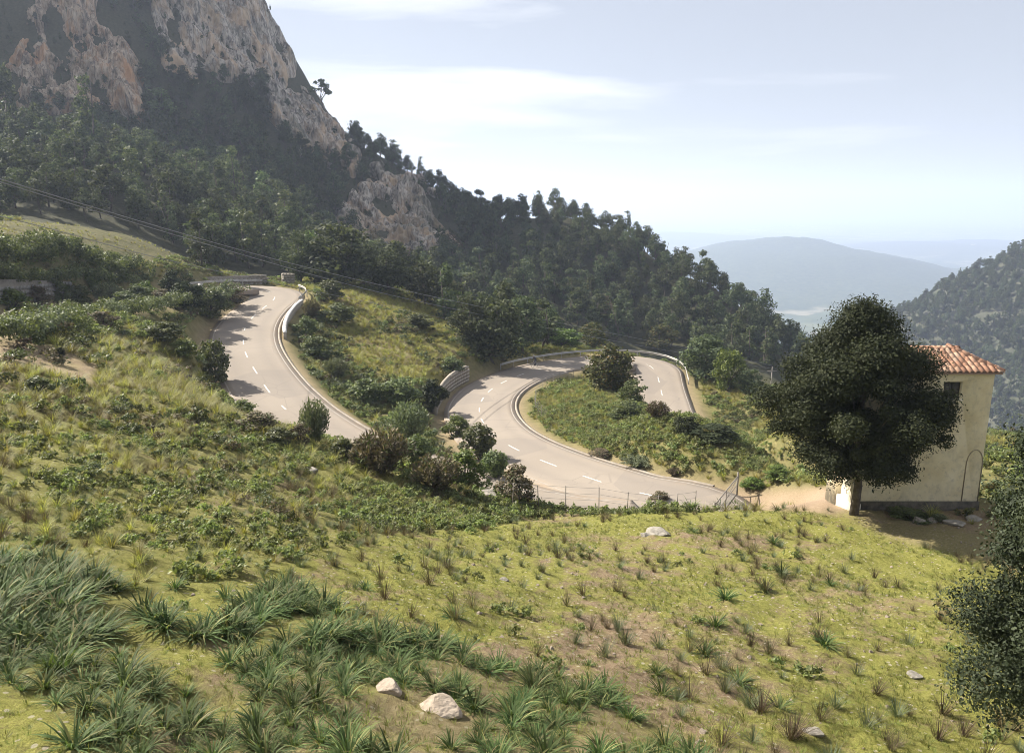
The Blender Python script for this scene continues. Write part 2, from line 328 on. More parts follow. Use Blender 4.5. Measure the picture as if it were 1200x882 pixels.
# beyond the skyline everything falls away
for px, d, z in [(560, 400, -70), (640, 380, -75), (740, 360, -95), (840, 330, -105), (900, 300, -110), (960, 280, -115), (470, 420, -40), (400, 430, -5), (330, 440, 40), (200, 480, 90), (0, 500, 110), (-300, 520, 110), (700, 470, -170), (500, 520, -120), (300, 560, -20), (900, 420, -200), (1000, 330, -170), (1100, 260, -130)]:
    r = ray(px, 300); ctrl.append(np.array([r[0] / r[1] * d, d, z]))
ctrl = np.array(ctrl)
_c2 = 5.0 ** 2
def _mq(X, Y): return np.sqrt((X[:, None] - ctrl[None, :, 0]) ** 2 + (Y[:, None] - ctrl[None, :, 1]) ** 2 + _c2)
nC = len(ctrl)
Amat = np.zeros((nC + 3, nC + 3)); Amat[:nC, :nC] = _mq(ctrl[:, 0], ctrl[:, 1]) - np.eye(nC) * 0.25
Pm = np.stack([np.ones(nC), ctrl[:, 0], ctrl[:, 1]], 1); Amat[:nC, nC:] = Pm; Amat[nC:, :nC] = Pm.T
wts = np.linalg.solve(Amat, np.concatenate([ctrl[:, 2], np.zeros(3)]))
road_s = road[::2]; nrm_s = nrm[::2]
def road_info(X, Y):
    """distance to the road's centre line and a smooth road height, in chunks"""
    D = np.full(len(X), 99.0); Z = np.zeros(len(X))
    for a in range(0, len(X), 20000):
        x, y = X[a:a + 20000], Y[a:a + 20000]
        d2 = (x[:, None] - road_s[None, :, 0]) ** 2 + (y[:, None] - road_s[None, :, 1]) ** 2
        w = 1.0 / (d2 + 0.6) ** 3
        D[a:a + 20000] = np.sqrt(d2.min(1)); Z[a:a + 20000] = (w * road_s[None, :, 2]).sum(1) / w.sum(1)
    return D, Z
def height(X, Y, detail=True):
    X = np.asarray(X, dtype=float).ravel(); Y = np.asarray(Y, dtype=float).ravel(); H = np.empty(len(X))
    for a in range(0, len(X), 40000):
        x, y = X[a:a + 40000], Y[a:a + 40000]
        H[a:a + 40000] = _mq(x, y) @ wts[:nC] + wts[nC] + wts[nC + 1] * x + wts[nC + 2] * y
    r = np.hypot(X, Y)
    D = np.full(len(X), 99.0); Z = np.zeros(len(X)); near = (r < 150) & (r > 28)
    if near.any(): D[near], Z[near] = road_info(X[near], Y[near])
    if detail:
        away = sstep(HALF + 1, HALF + 5, D)
        H = H + fbm2(X * 0.9, Y * 0.9, 4, 3) * 0.22 * sstep(3, 8, r) * away * (1 - 0.5 * sstep(100, 140, r)) + fbm2(X * 0.16, Y * 0.16, 3, 9) * 0.55 * sstep(8, 40, r) * away
        H = H + fbm2(X * 0.02, Y * 0.02, 4, 21) * 9.0 * sstep(150, 230, r)
    w = 1 - sstep(HALF + 0.4, HALF + 3.2, D)
    return H * (1 - w) + (Z - 0.17) * w
def ground_at(px, py, dmin=4.0, dmax=420.0, n=900):
    r = ray(px, py); d = np.geomspace(dmin, dmax, n); P = r[None, :] * (d / r[1])[:, None]
    h = height(P[:, 0], P[:, 1]); k = np.nonzero(P[:, 2] <= h)[0]
    if not len(k): i = n - 1
    else: i = k[0]
    q = P[i].copy(); q[2] = h[i]; return q
def hz(x, y): return float(height(np.array([x]), np.array([y]))[0])
# --- zones in the field, as patches of ground
MASS = [(-80, 640), (60, 660), (150, 690), (230, 745), (330, 690), (440, 735), (560, 770), (690, 800), (790, 850), (830, 900), (-80, 900)]
HOLES = [[(-80, 800), (30, 812), (95, 850), (70, 900), (-80, 900)], [(175, 745), (260, 750), (275, 800), (200, 800)], [(420, 700), (520, 730), (480, 760), (400, 730)]]
DRIVE = [(818, 583), (835, 572), (900, 574), (975, 570), (1000, 590), (985, 603), (925, 598), (850, 597)]
BARE_L = [(-40, 395), (40, 400), (120, 430), (110, 455), (40, 430), (-40, 430)]
SHADE_YARD = [(985, 598), (1230, 590), (1240, 680), (1120, 650), (1040, 630)]
FIELD = [(-100, 900), (-100, 720), (120, 700), (250, 690), (350, 655), (450, 628), (560, 618), (640, 603), (830, 592), (990, 598), (1300, 596), (1300, 900)]
TERR = [(-120, 262), (40, 258), (170, 275), (215, 300), (160, 308), (-120, 305)]
MIDGRASS = [(395, 340), (470, 345), (560, 395), (545, 430), (520, 450), (440, 440), (350, 395), (360, 350)]
# ------------------------------------------------------------------ ground sheet
az = np.concatenate([np.linspace(-100, -52, 40, endpoint=False), np.linspace(-52, 50, 600), np.linspace(50, 100, 40)[1:]]); az = np.radians(az)
rr = np.geomspace(2.6, 560, 540)
RR, AZ = np.meshgrid(rr, az, indexing='ij'); GX, GY = (RR * np.sin(AZ)).ravel(), (RR * np.cos(AZ)).ravel()
GZ = height(GX, GY)
edge = sstep(430, 560, RR.ravel()); GZ = GZ * (1 - edge) + (-420) * edge
nr, na = RR.shape
ii = (np.arange(nr - 1)[:, None] * na + np.arange(na - 1)[None, :]).ravel()
gf = np.stack([ii, ii + 1, ii + na + 1, ii + na], 1)[:, ::-1]
me = np_mesh('hillside', np.stack([GX, GY, GZ], 1), gf, M['ground'], True)
ppx, ppy, _ = proj(GX, GY, GZ); rG = np.hypot(GX, GY); infield = inpoly(ppx, ppy, FIELD) & (rG < 40)
wild = np.where(infield, 0.0, 1.0) * sstep(10, 18, rG); wild[inpoly(ppx, ppy, MASS) & (rG < 20)] = 0.45
for h_ in HOLES: wild[inpoly(ppx, ppy, h_) & (rG < 20)] = 0
terr = inpoly(ppx, ppy, TERR) & (rG < 140); midg = inpoly(ppx, ppy, MIDGRASS) & (rG < 130)
wild[terr] = 1.0; wild[midg] = 0.35; wild = np.where((rG > 14) & (rG < 52) & (ppx < 660), wild * 0.45, wild)
bare = np.zeros(len(GX)); bare[inpoly(ppx, ppy, DRIVE) & (rG < 60)] = 1; bare[inpoly(ppx, ppy, BARE_L) & (rG < 60)] = 0.5
bare[inpoly(ppx, ppy, SHADE_YARD) & (rG < 40)] = 0.45
D_, _z = np.full(len(GX), 99.0), 0
nn = (rG < 150) & (rG > 28); D_[nn], _ = road_info(GX[nn], GY[nn])
bare = np.maximum(bare, (1 - sstep(HALF + 0.7, HALF + 1.8 + fbm2(GX * 0.4, GY * 0.4) * 1.2, D_)) * 0.6)
moss = 0.53 + 0.12 * ((ppx < 660) & (rG > 12) & (rG < 55)) + 0.5 * fbm2(GX * 0.12, GY * 0.12, 3, 40) + 0.10 * sstep(-10, 10, GX) + 0.10 * (1 - sstep(12, 26, rG)); wood = np.where(terr, 0.55, sstep(118, 135, rG))  # woodland tone darkens the terrace, putting its hazy shade into the colour
def blur(a):
    b = a.reshape(nr, na).astype(float)
    for _ in range(4):
        c = b.copy(); c[1:-1] = (b[:-2] + b[1:-1] * 2 + b[2:]) / 4; b = c.copy(); c[:, 1:-1] = (b[:, :-2] + b[:, 1:-1] * 2 + b[:, 2:]) / 4; b = c
    return b.ravel()
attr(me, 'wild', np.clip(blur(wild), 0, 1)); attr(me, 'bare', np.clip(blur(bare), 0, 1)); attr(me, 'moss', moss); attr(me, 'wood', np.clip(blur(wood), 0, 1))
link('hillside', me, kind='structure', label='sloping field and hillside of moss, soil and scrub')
# ------------------------------------------------------------------ road ribbon and its paint
def curv_side():
    k = np.zeros(len(road)); a = np.unwrap(np.arctan2(tan[:, 1], tan[:, 0])); k = np.gradient(a)
    for _ in range(12): k[1:-1] = (k[:-2] + 2 * k[1:-1] + k[2:]) / 4
    return k
kur = curv_side()
widen = np.clip(np.abs(kur) * 9, 0, 1.3)
wl = HALF + np.where(kur > 0, widen, widen * 0.35); wr = HALF + np.where(kur < 0, widen, widen * 0.35)
def rpt(i, off, dz=0.0): return np.array([road[i, 0] + nrm[i, 0] * off, road[i, 1] + nrm[i, 1] * off, road[i, 2] + dz])
def ribbon(i0, i1, offs_l, offs_r, dz, skirt=0.0, nx=2):
    V = []; n = i1 - i0
    for i in range(i0, i1):
        a, b = (offs_l[i] if hasattr(offs_l, '__len__') else offs_l), (offs_r[i] if hasattr(offs_r, '__len__') else offs_r)
        row = [rpt(i, a + (b - a) * t, dz) for t in np.linspace(0, 1, nx)]
        if skirt: row = [row[0] - np.array([0, 0, skirt])] + row + [row[-1] - np.array([0, 0, skirt])]
        V += row
    k = len(V) // n
    Q = [(i * k + j, i * k + j + 1, (i + 1) * k + j + 1, (i + 1) * k + j) for i in range(n - 1) for j in range(k - 1)]
    return np.array(V), [q[::-1] for q in Q]
NR = len(road)
V, Q = ribbon(0, NR, -wl, wr, 0.0, 0.6, 9)
me = np_mesh('road', V, np.array(Q), M['asphalt'], False)
tr = np.tile(np.array([0, 0, 0.1, 1, 0.2, 0.1, 0.2, 1, 0.1, 0, 0]), NR); attr(me, 'track', tr); attr(me, 'edge', np.tile(np.array([1, 1, .15, 0, 0, 0, 0, 0, .15, 1, 1]), NR))
road_o = link('road', me, kind='structure', label='winding sunlit hairpin road')
s_cum = np.concatenate([[0], np.cumsum(np.linalg.norm(np.diff(road[:, :2], axis=0), axis=1))])
M['paint_edge'] = plain_mat('faded_edge_paint', (0.24, 0.21, 0.175), (0.315, 0.28, 0.24), 1.2, 0.8, 0)
for sgn, w in ((-1, wl), (1, wr)):
    V, Q = ribbon(0, NR, sgn * w - sgn * 0.42 - 0.05, sgn * w - sgn * 0.42 + 0.05, 0.005)
    link('edge_line', np_mesh('edge_line', V, np.array(Q), M['paint_edge']), road_o)
s = 2.0
while s < s_cum[-1] - 3:                                  # broken centre line, one object per dash
    i0 = int(np.searchsorted(s_cum, s)); i1 = int(np.searchsorted(s_cum, s + 2.0)) + 1
    V, Q = ribbon(i0, min(i1, NR), -0.06, 0.06, 0.005)
    if i1 - i0 > 1: link('centre_dash', np_mesh('centre_dash', V, np.array(Q), M['paint']), road_o)
    s += 5.6
def s_near(px, py, d):
    p = at(px, py, d); return int(np.argmin((road[:, 0] - p[0]) ** 2 + (road[:, 1] - p[1]) ** 2))
def seg_between(pz0, pz1):
    a, b = atz(*pz0), atz(*pz1)
    i = int(np.argmin(((road - a) ** 2).sum(1))); j = int(np.argmin(((road - b) ** 2).sum(1))); return (i, j) if i < j else (j, i)
# pale concrete gutter strips on the inner edges
for nm, (i0, i1), sgn, w in (('kerb_strip', seg_between((315, 356, -13.1), (395, 522, -17.5)), -1, wl), ('kerb_strip', seg_between((780, 585, -18.0), (640, 430, -22.4)), 1, wr)):
    V, Q = ribbon(i0, i1, sgn * w + (0 if sgn > 0 else -0.22), sgn * w + (0.22 if sgn > 0 else 0), 0.03, 0.5)
    link(nm, np_mesh(nm, V, np.array(Q), M['verge']), kind='structure', label='pale concrete gutter along the road edge')
print('terrain done', len(road))
# ------------------------------------------------------------------ far country
def rock_mat(name, greys, warm, warm_amt, dark_amt, scale=1.0):
    m, n, l, b = mat(name)
    t = n.new('ShaderNodeTexCoord'); mpn = n.new('ShaderNodeMapping'); mpn.inputs['Scale'].default_value = (1, 1, 0.35); l.new(t.outputs['Object'], mpn.inputs[0])
    a = _noise(n, l, 0.11 * scale, 7, 0.65, mpn.outputs[0]); f = _noise(n, l, 0.5 * scale, 9, 0.78, mpn.outputs[0]); s = _noise(n, l, 0.05 * scale, 4, 0.6)
    c = _ramp(n, l, f, [(0.40, greys[0]), (0.50, greys[1]), (0.62, greys[2])])
    vo = n.new('ShaderNodeTexVoronoi'); vo.feature = 'DISTANCE_TO_EDGE'; vo.inputs['Scale'].default_value = 0.28 * scale; wv = n.new('ShaderNodeVectorMath'); wv.operation = 'ADD'; l.new(mpn.outputs[0], wv.inputs[0])
    nv = n.new('ShaderNodeTexNoise'); nv.inputs['Scale'].default_value = 0.4; l.new(mpn.outputs[0], nv.inputs['Vector']); sv = n.new('ShaderNodeVectorMath'); sv.operation = 'SCALE'; sv.inputs['Scale'].default_value = 3.0; l.new(nv.outputs['Color'], sv.inputs[0]); l.new(sv.outputs[0], wv.inputs[1]); l.new(wv.outputs[0], vo.inputs['Vector'])
    c = _mix(n, l, _ramp(n, l, vo.outputs['Distance'], [(0.0, (0.75, 0.75, 0.75)), (0.07, (0, 0, 0))]), c, (0.09, 0.08, 0.07))
    c = _mix(n, l, _math(n, l, 'MULTIPLY', _ramp(n, l, a, [(0.48, (0, 0, 0)), (0.62, (1, 1, 1))]), warm_amt), c, warm)
    c = _mix(n, l, _math(n, l, 'MULTIPLY', _ramp(n, l, s, [(0.5, (0, 0, 0)), (0.65, (1, 1, 1))]), dark_amt), c, (0.075, 0.085, 0.05))
    l.new(c, b.inputs['Base Color']); b.inputs['Roughness'].default_value = 0.95; b.inputs['Specular IOR Level'].default_value = 0.1
    _bump(n, l, b, f, 1.0, 0.8 / scale); return m
M['cliff_warm'] = rock_mat('ochre_limestone', [(0.15, 0.115, 0.085), (0.42, 0.335, 0.25), (0.64, 0.54, 0.42)], (0.58, 0.32, 0.155), 0.8, 0.4)
M['cliff_grey'] = rock_mat('grey_limestone', [(0.13, 0.115, 0.10), (0.40, 0.355, 0.30), (0.64, 0.575, 0.49)], (0.56, 0.40, 0.25), 0.8, 0.55)
def far_mat():
    m, n, l, b = mat('plain_of_fields')
    t = n.new('ShaderNodeTexCoord'); vo = n.new('ShaderNodeTexVoronoi'); vo.inputs['Scale'].default_value = 0.006; l.new(t.outputs['Object'], vo.inputs['Vector'])
    sepn = n.new('ShaderNodeSeparateColor'); l.new(vo.outputs['Color'], sepn.inputs[0])
    c = _ramp(n, l, sepn.outputs[0], [(0.0, (0.05, 0.07, 0.03)), (0.35, (0.10, 0.12, 0.05)), (0.6, (0.18, 0.17, 0.09)), (0.85, (0.30, 0.27, 0.20)), (1, (0.05, 0.06, 0.03))])
    c = _mix(n, l, _ramp(n, l, _noise(n, l, 0.004, 7, 0.7), [(0.42, (0, 0, 0)), (0.56, (1, 1, 1))]), c, (0.035, 0.05, 0.022))
    c = _mix(n, l, _attr(n, 'wood'), c, _ramp(n, l, _noise(n, l, 0.05, 8, 0.75), [(0.35, (0.022, 0.032, 0.015)), (0.7, (0.085, 0.10, 0.05))]))
    l.new(c, b.inputs['Base Color']); b.inputs['Roughness'].default_value = 1.0; b.inputs['Specular IOR Level'].default_value = 0.0
    return m
a2 = np.radians(np.linspace(-75, 75, 700)); r2 = np.geomspace(560, 45000, 260)
R2, A2 = np.meshgrid(r2, a2, indexing='ij'); X2, Y2 = (R2 * np.sin(A2)).ravel(), (R2 * np.cos(A2)).ravel()
def hill(px, py, d, sx, sy, base=-400.0):
    p = at(px, py, d); return np.exp(-0.5 * (((X2 - p[0]) / sx) ** 2 + ((Y2 - p[1]) / sy) ** 2)) * (p[2] - base)
Hh = np.maximum.reduce([hill(918, 282, 3900, 500, 700), hill(990, 293, 4000, 360, 600), hill(1080, 286, 6200, 700, 700), hill(1190, 283, 6600, 700, 700), hill(800, 275, 8200, 900, 900), hill(1240, 300, 3300, 260, 400), hill(1030, 372, 2500, 140, 200), hill(860, 340, 3000, 160, 300), hill(960, 264, 13000, 2500, 1200), hill(1180, 268, 11000, 1500, 900)])
Z2 = -400 + Hh * (1 + 0.16 * fbm2(X2 / 300, Y2 / 300, 5, 5)) + fbm2(X2 / 900, Y2 / 900, 4, 15) * 22 + fbm2(X2 / 90, Y2 / 90, 3, 25) * 9 * sstep(20, 90, Hh)
i2 = (np.arange(len(r2) - 1)[:, None] * len(a2) + np.arange(len(a2) - 1)[None, :]).ravel()
me = np_mesh('plain', np.stack([X2, Y2, Z2], 1), np.stack([i2, i2 + 1, i2 + len(a2) + 1, i2 + len(a2)], 1)[:, ::-1], far_mat(), True)
attr(me, 'wood', sstep(15, 60, Hh)); link('plain', me, kind='structure', label='hazy wooded hills and plain far below')
# the wooded hill across the valley on the right
cx = [at(px, py, 700) for px, py in ((1000, 420), (1035, 376), (1060, 360), (1100, 338), (1160, 309), (1200, 293), (1260, 262), (1340, 225), (1500, 190))]
cxx, cxz = np.array([c[0] for c in cx]), np.array([c[2] for c in cx])
def hill_r(X, Y):
    crest = np.interp(X, cxx, cxz) - 3.0 * np.clip(cxx[0] - X, 0, None)
    return crest - np.where(Y < 700, (700 - Y) * 0.26, (Y - 700) * 0.9) + fbm2(X / 60, Y / 60, 5, 33) * 16 - np.clip(470 - Y, 0, None) * 1.2
hx, hy = np.meshgrid(np.linspace(190, 900, 150), np.linspace(330, 1150, 150)); hx, hy = hx.ravel(), hy.ravel()
ih = (np.arange(149)[:, None] * 150 + np.arange(149)[None, :]).ravel()
M['wood_floor'] = plain_mat('forest_floor', (0.028, 0.036, 0.019), (0.075, 0.075, 0.05), 0.06, 1.0, 0.6, 1.0, detail=9)
link('hill', np_mesh('hill', np.stack([hx, hy, np.maximum(hill_r(hx, hy), -425)], 1), np.stack([ih, ih + 1, ih + 151, ih + 150], 1), M['wood_floor'], True), kind='structure', label='wooded hill across the valley')
# ------------------------------------------------------------------ cliffs: craggy skins on the steep ground
CL = {'cliff_warm': [[(-70, -90), (122, -90), (112, 15), (140, 55), (175, 92), (160, 148), (105, 132), (0, 128), (-70, 138)]],
      'cliff_grey': [[(165, -110), (250, -110), (297, -25), (318, 35), (343, 88), (330, 112), (255, 92), (205, 80), (180, 40)],
                     [(318, 108), (352, 112), (398, 148), (424, 192), (420, 205), (385, 195), (345, 172), (318, 150)],
                     [(405, 222), (440, 206), (478, 206), (498, 225), (528, 272), (530, 298), (480, 312), (425, 296), (398, 255)]]}
ALLCL = [p for v in CL.values() for p in v]
for mk, polys in CL.items():
    for poly in polys:
        pxs = [p[0] for p in poly]; a0, a1 = math.atan((min(pxs) - 620) / F_PX), math.atan((max(pxs) - 580) / F_PX)
        aa = np.arange(a0, a1, R(0.055)); rs = np.arange(205, 400, 0.55); RC, AC = np.meshgrid(rs, aa, indexing='ij')
        X, Y = (RC * np.sin(AC)).ravel(), (RC * np.cos(AC)).ravel(); Z = height(X, Y)
        gx, gy, _ = proj(X, Y, Z); ins = inpoly(gx + fbm2(X / 9, Y / 9, 3, 71) * 22, gy + fbm2(X / 9, Y / 9, 3, 72) * 22, poly)
        # only the camera-side slope, not what lies behind the crest
        mk2 = ins.reshape(RC.shape); soft = mk2.astype(float)
        for _ in range(10):
            c = soft.copy(); c[1:-1] = (soft[:-2] + soft[1:-1] + soft[2:]) / 3; soft = c.copy(); soft[:, 1:-1] = (c[:, :-2] + c[:, 1:-1] + c[:, 2:]) / 3
        if not mk2.any(): continue
        nx_, ny_, nz_ = -np.sin(AC).ravel() * 0.75, -np.cos(AC).ravel() * 0.75, np.full(len(X), 0.5)
        tt = AC.ravel() * 280
        big = fbm3(tt / 11, Z / 26, RC.ravel() / 30, 5, 50); rid = 1 - 2 * np.abs(fbm3(tt / 7, Z / 16, RC.ravel() / 16, 5, 60)); blk = np.floor(fbm3(tt / 5, Z / 6, RC.ravel() / 9, 3, 63) * 6) / 6
        disp = (big * 10 + rid * 6.0 + blk * 5.0 + fbm3(tt / 1.7, Z / 3.2, RC.ravel() / 2, 3, 64) * 1.5 + (0.5 - np.abs(fbm3(tt / 3.0, Z / 7.0, RC.ravel() / 5, 3, 67))) * 3.0 - 3.0) * soft.ravel() + (sstep(0.15, 0.6, soft.ravel()) * 3.0 - 1.8)
        keep = (soft > 0.03); q = keep[:-1, :-1] & keep[1:, :-1] & keep[:-1, 1:] & keep[1:, 1:]
        i = (np.arange(len(rs) - 1)[:, None] * len(aa) + np.arange(len(aa) - 1)[None, :])[q]
        F = np.stack([i, i + len(aa), i + len(aa) + 1, i + 1], 1); used = np.unique(F); remap = np.zeros(len(X), dtype=int); remap[used] = np.arange(len(used))
        Vv = np.stack([X + nx_ * disp, Y + ny_ * disp, Z + nz_ * disp], 1)[used]
        link('cliff', np_mesh('cliff', Vv, remap[F], M[mk]), kind='structure', label='weathered limestone cliff above the woods')
# ------------------------------------------------------------------ foliage meshes
def leaf_quads(C_, A_, Nn, Ln, Wd):
    """rhombic leaves: centres, long axes, normals"""
    A_ = A_ / (np.linalg.norm(A_, axis=1)[:, None] + 1e-9); B_ = np.cross(Nn, A_); B_ /= (np.linalg.norm(B_, axis=1)[:, None] + 1e-9)
    Ln = np.asarray(Ln)[..., None] / 2; Wd = np.asarray(Wd)[..., None] / 2
    V = np.stack([C_ - A_ * Ln, C_ + B_ * Wd, C_ + A_ * Ln, C_ - B_ * Wd], 1).reshape(-1, 3)
    return V, np.arange(len(V)).reshape(-1, 4)
def clump_leaves(cen, rad, n, size, g, flat=0.8, up=0.35, elong=1.7, shell=0.55, jit=0.18):
    """n leaves through clumps (centres cen, radii rad)"""
    w = rad ** 2; k = g.choice(len(cen), n, p=w / w.sum())
    d = g.normal(size=(n, 3)); d /= np.linalg.norm(d, axis=1)[:, None]
    d[:, 2] += up * 0.4; d /= np.linalg.norm(d, axis=1)[:, None]
    rr_ = rad[k] * (shell + (1 - shell) * g.random(n)) * (1 + jit * np.clip(g.normal(size=n), -1.6, 1.4))
    P = cen[k] + d * rr_[:, None] * np.array([1, 1, flat])
    nn_ = d * 1.25 + g.normal(size=(n, 3)) * 0.55 + np.array([0, 0, up]); nn_ /= np.linalg.norm(nn_, axis=1)[:, None]
    ax = np.cross(nn_, g.normal(size=(n, 3))) + d * 0.5
    s = size * (0.65 + 0.7 * g.random(n))
    return leaf_quads(P, ax, nn_, s * elong / 1.3, s / 1.3)
def crown_by_profile(H0, H1, prof, rmax, nclump, crad, g, inner=0.25, tuck=0.75, vary=0.6):
    cen, rad = [], []
    while len(cen) < nclump:
        t = g.random(); pr = np.interp(t, [p[0] for p in prof], [p[1] for p in prof]) * rmax
        if g.random() > pr / rmax + 0.1: continue
        a = g.random() * 2 * math.pi; q = (inner + (1 - inner) * g.random() ** 0.6)
        c = crad * (1 - vary / 2 + vary * g.random()); rr_ = max(pr - c * tuck, 0.05) * q
        cen.append((rr_ * math.cos(a), rr_ * math.sin(a), H0 + t * (H1 - H0))); rad.append(c)
    return np.array(cen), np.array(rad)
def limbs_mesh(name, trunk_h, r0, cen, nlimb, g, base_bend=0.05, k=6, top=None):
    mb = MB(); top = top or trunk_h
    pts = [Vector((0, 0, -0.25)), Vector((base_bend * g.normal(), base_bend * g.normal(), trunk_h * 0.5)), Vector((base_bend * 1.5 * g.normal(), base_bend * 1.5 * g.normal(), trunk_h)), Vector((base_bend * 2 * g.normal(), base_bend * 2 * g.normal(), top))]
    mb.tube(pts, [r0 * 1.25, r0, r0 * 0.8, r0 * 0.25], k)
    for i in g.choice(len(cen), min(nlimb, len(cen)), replace=False):
        e = Vector(cen[i]); f = 0.55 + 0.45 * g.random(); s0 = pts[1].lerp(pts[2], f) if e.z < top else pts[2].lerp(pts[3], 0.5)
        m_ = s0.lerp(e, 0.5) + Vector((0, 0, 0.12 * (e - s0).length * g.normal())); mb.tube([s0, m_, e], [r0 * 0.42, r0 * 0.28, r0 * 0.08], 5, False)
    return mb.mesh(name, M['bark'], True)
def pine_meshes(seed, H=8.0, rmax=2.7, nclump=16, nleaf=620, leaf=0.48, prof=None, H0=None, matk='pine', trunk=True):
    g = np.random.default_rng(seed)
    prof = prof or [(0, .55), (.25, .95), (.5, 1), (.75, .75), (1, .25)]
    H0 = H * 0.27 if H0 is None else H0
    cen, rad = crown_by_profile(H0, H * 0.93, prof, rmax, nclump, rmax * 0.36, g)
    V, F = clump_leaves(cen, rad, nleaf, leaf, g, 0.75, 0.4)
    return limbs_mesh('trunk', H0 * 0.95, 0.16, cen, 7, g, 0.25, top=H * 0.8), np_mesh('crown', V, F, M[matk])
PINES = [pine_meshes(100 + i, 8.0, r_, n_, 1150, 0.37) for i, (r_, n_) in enumerate(((2.7, 15), (3.1, 18), (2.4, 13), (2.9, 20)))]
CONES = [pine_meshes(120 + i, 9.0, 2.0, 24, 1100, 0.33, [(0, .85), (.2, 1), (.5, .72), (.8, .35), (1, .08)], 1.0) for i in range(2)]
ROUND = [pine_meshes(140 + i, 6.5, 3.1, 26, 1300, 0.36, [(0, .7), (.3, 1), (.65, .9), (1, .4)], 1.0, 'pine') for i in range(2)]
PALE_LIT = [pine_meshes(160 + i, 9.0, 2.3, 20, 1000, 0.34, [(0, .7), (.25, 1), (.55, .75), (.85, .4), (1, .12)], 1.4, 'pine_pale_lit') for i in range(2)]  # pale needle colour stands in for sun on the lit pines
DEAD = pine_meshes(190, 8.0, 2.6, 14, 420, 0.33, None, None, 'shrub_brown')
def tree_thing(name, meshes, loc, rz, sc, label, cat='tree', group=None):
    t = empty(name, loc, rz, label=label, cat=cat, group=group); t.scale = sc
    link('trunk', meshes[0], t); link('crown', meshes[1], t); return t
# --- scatter of uncountable stuff
def scatter(name, P, S, RZ, protos, label, tilt=0.0, ZS=None):
    P = np.asarray(P); n = len(P); me = bpy.data.meshes.new(name); me.vertices.add(n); me.vertices.foreach_set('co', P.astype(np.float32).ravel())
    a = me.attributes.new('rot', 'FLOAT_VECTOR', 'POINT'); rv = np.zeros((n, 3), dtype=np.float32); rv[:, 2] = RZ
    if tilt: rv[:, :2] = rng.normal(size=(n, 2)) * tilt
    a.data.foreach_set('vector', rv.ravel())
    a = me.attributes.new('scl', 'FLOAT_VECTOR', 'POINT'); S = np.asarray(S, dtype=np.float32); S3 = np.stack([S, S, S if ZS is None else S * ZS], 1).astype(np.float32); a.data.foreach_set('vector', S3.ravel())
    a = me.attributes.new('pick', 'INT', 'POINT'); a.data.foreach_set('value', rng.integers(0, len(protos), n).astype(np.int32))
    c = bpy.data.collections.new(name + '_kinds')
    for i, p in enumerate(protos):
        o = bpy.data.objects.new(name + '_plant', p); c.objects.link(o)
    o = link(name, me, kind='stuff', label=label)
    ng = bpy.data.node_groups.new(name, 'GeometryNodeTree'); ng.interface.new_socket('Geometry', in_out='INPUT', socket_type='NodeSocketGeometry'); ng.interface.new_socket('Geometry', in_out='OUTPUT', socket_type='NodeSocketGeometry')
    gi, go, ip, ci = (ng.nodes.new(x) for x in ('NodeGroupInput', 'NodeGroupOutput', 'GeometryNodeInstanceOnPoints', 'GeometryNodeCollectionInfo'))
    ci.inputs['Collection'].default_value = c; ci.inputs['Separate Children'].default_value = True; ci.inputs['Reset Children'].default_value = True
    def na_(nm, t): x = ng.nodes.new('GeometryNodeInputNamedAttribute'); x.data_type = t; x.inputs['Name'].default_value = nm; return x.outputs['Attribute']
    lk = ng.links.new; lk(gi.outputs[0], ip.inputs['Points']); lk(ci.outputs[0], ip.inputs['Instance']); ip.inputs['Pick Instance'].default_value = True
    lk(na_('pick', 'INT'), ip.inputs['Instance Index']); lk(na_('scl', 'FLOAT_VECTOR'), ip.inputs['Scale'])
    er = ng.nodes.new('FunctionNodeEulerToRotation'); lk(na_('rot', 'FLOAT_VECTOR'), er.inputs[0]); lk(er.outputs[0], ip.inputs['Rotation'])
    lk(ip.outputs[0], go.inputs[0]); md = o.modifiers.new('scatter', 'NODES'); md.node_group = ng; return o
def combine(me1, me2, name):
    """trunk and crown as one mesh, for woods nobody could count"""
    vs, fs4, fs3, mi, mats = [], [], [], [], []; n0 = 0
    out_ = bpy.data.meshes.new(name); faces = []; allv = []; idx = []
    for k_, m_ in enumerate((me1, me2)):
        v = np.empty(len(m_.vertices) * 3); m_.vertices.foreach_get('co', v); allv.append(v.reshape(-1, 3))
        for p in m_.polygons: faces.append([x + n0 for x in p.vertices]); idx.append(k_)
        n0 += len(m_.vertices); out_.materials.append(m_.materials[0])
    out_.from_pydata(np.concatenate(allv).tolist(), [], faces); out_.polygons.foreach_set('material_index', np.array(idx, dtype=np.int32)); out_.update(); return out_
# ------------------------------------------------------------------ the woods on the spur and mountain
FOREST = [(-250, -300), (-250, 240), (0, 252), (100, 262), (178, 272), (228, 312), (300, 318), (345, 326), (420, 342), (480, 352), (545, 395), (562, 418), (622, 411), (690, 402), (740, 404), (800, 408), (830, 428), (885, 432), (930, 440), (1010, 470), (1010, -300)]
gx, gy = np.meshgrid(np.arange(-260, 120, 5.3), np.arange(85, 360, 5.3)); gx = gx.ravel() + rng.uniform(-1.9, 1.9, gx.size); gy = gy.ravel() + rng.uniform(-1.9, 1.9, gy.size)
gz = height(gx, gy); ppx, ppy, _ = proj(gx, gy, gz); rg = np.hypot(gx, gy)
clf = np.zeros(len(gx), dtype=bool)
for p in ALLCL: clf |= inpoly(ppx, ppy, p)
ok = inpoly(ppx, ppy, FOREST) & (ppx > -110) & (ppx < 1010) & (ppy > -90) & (rg > 112) & (rg < 350)
dR, _ = road_info(gx, gy); ok &= dR > 8
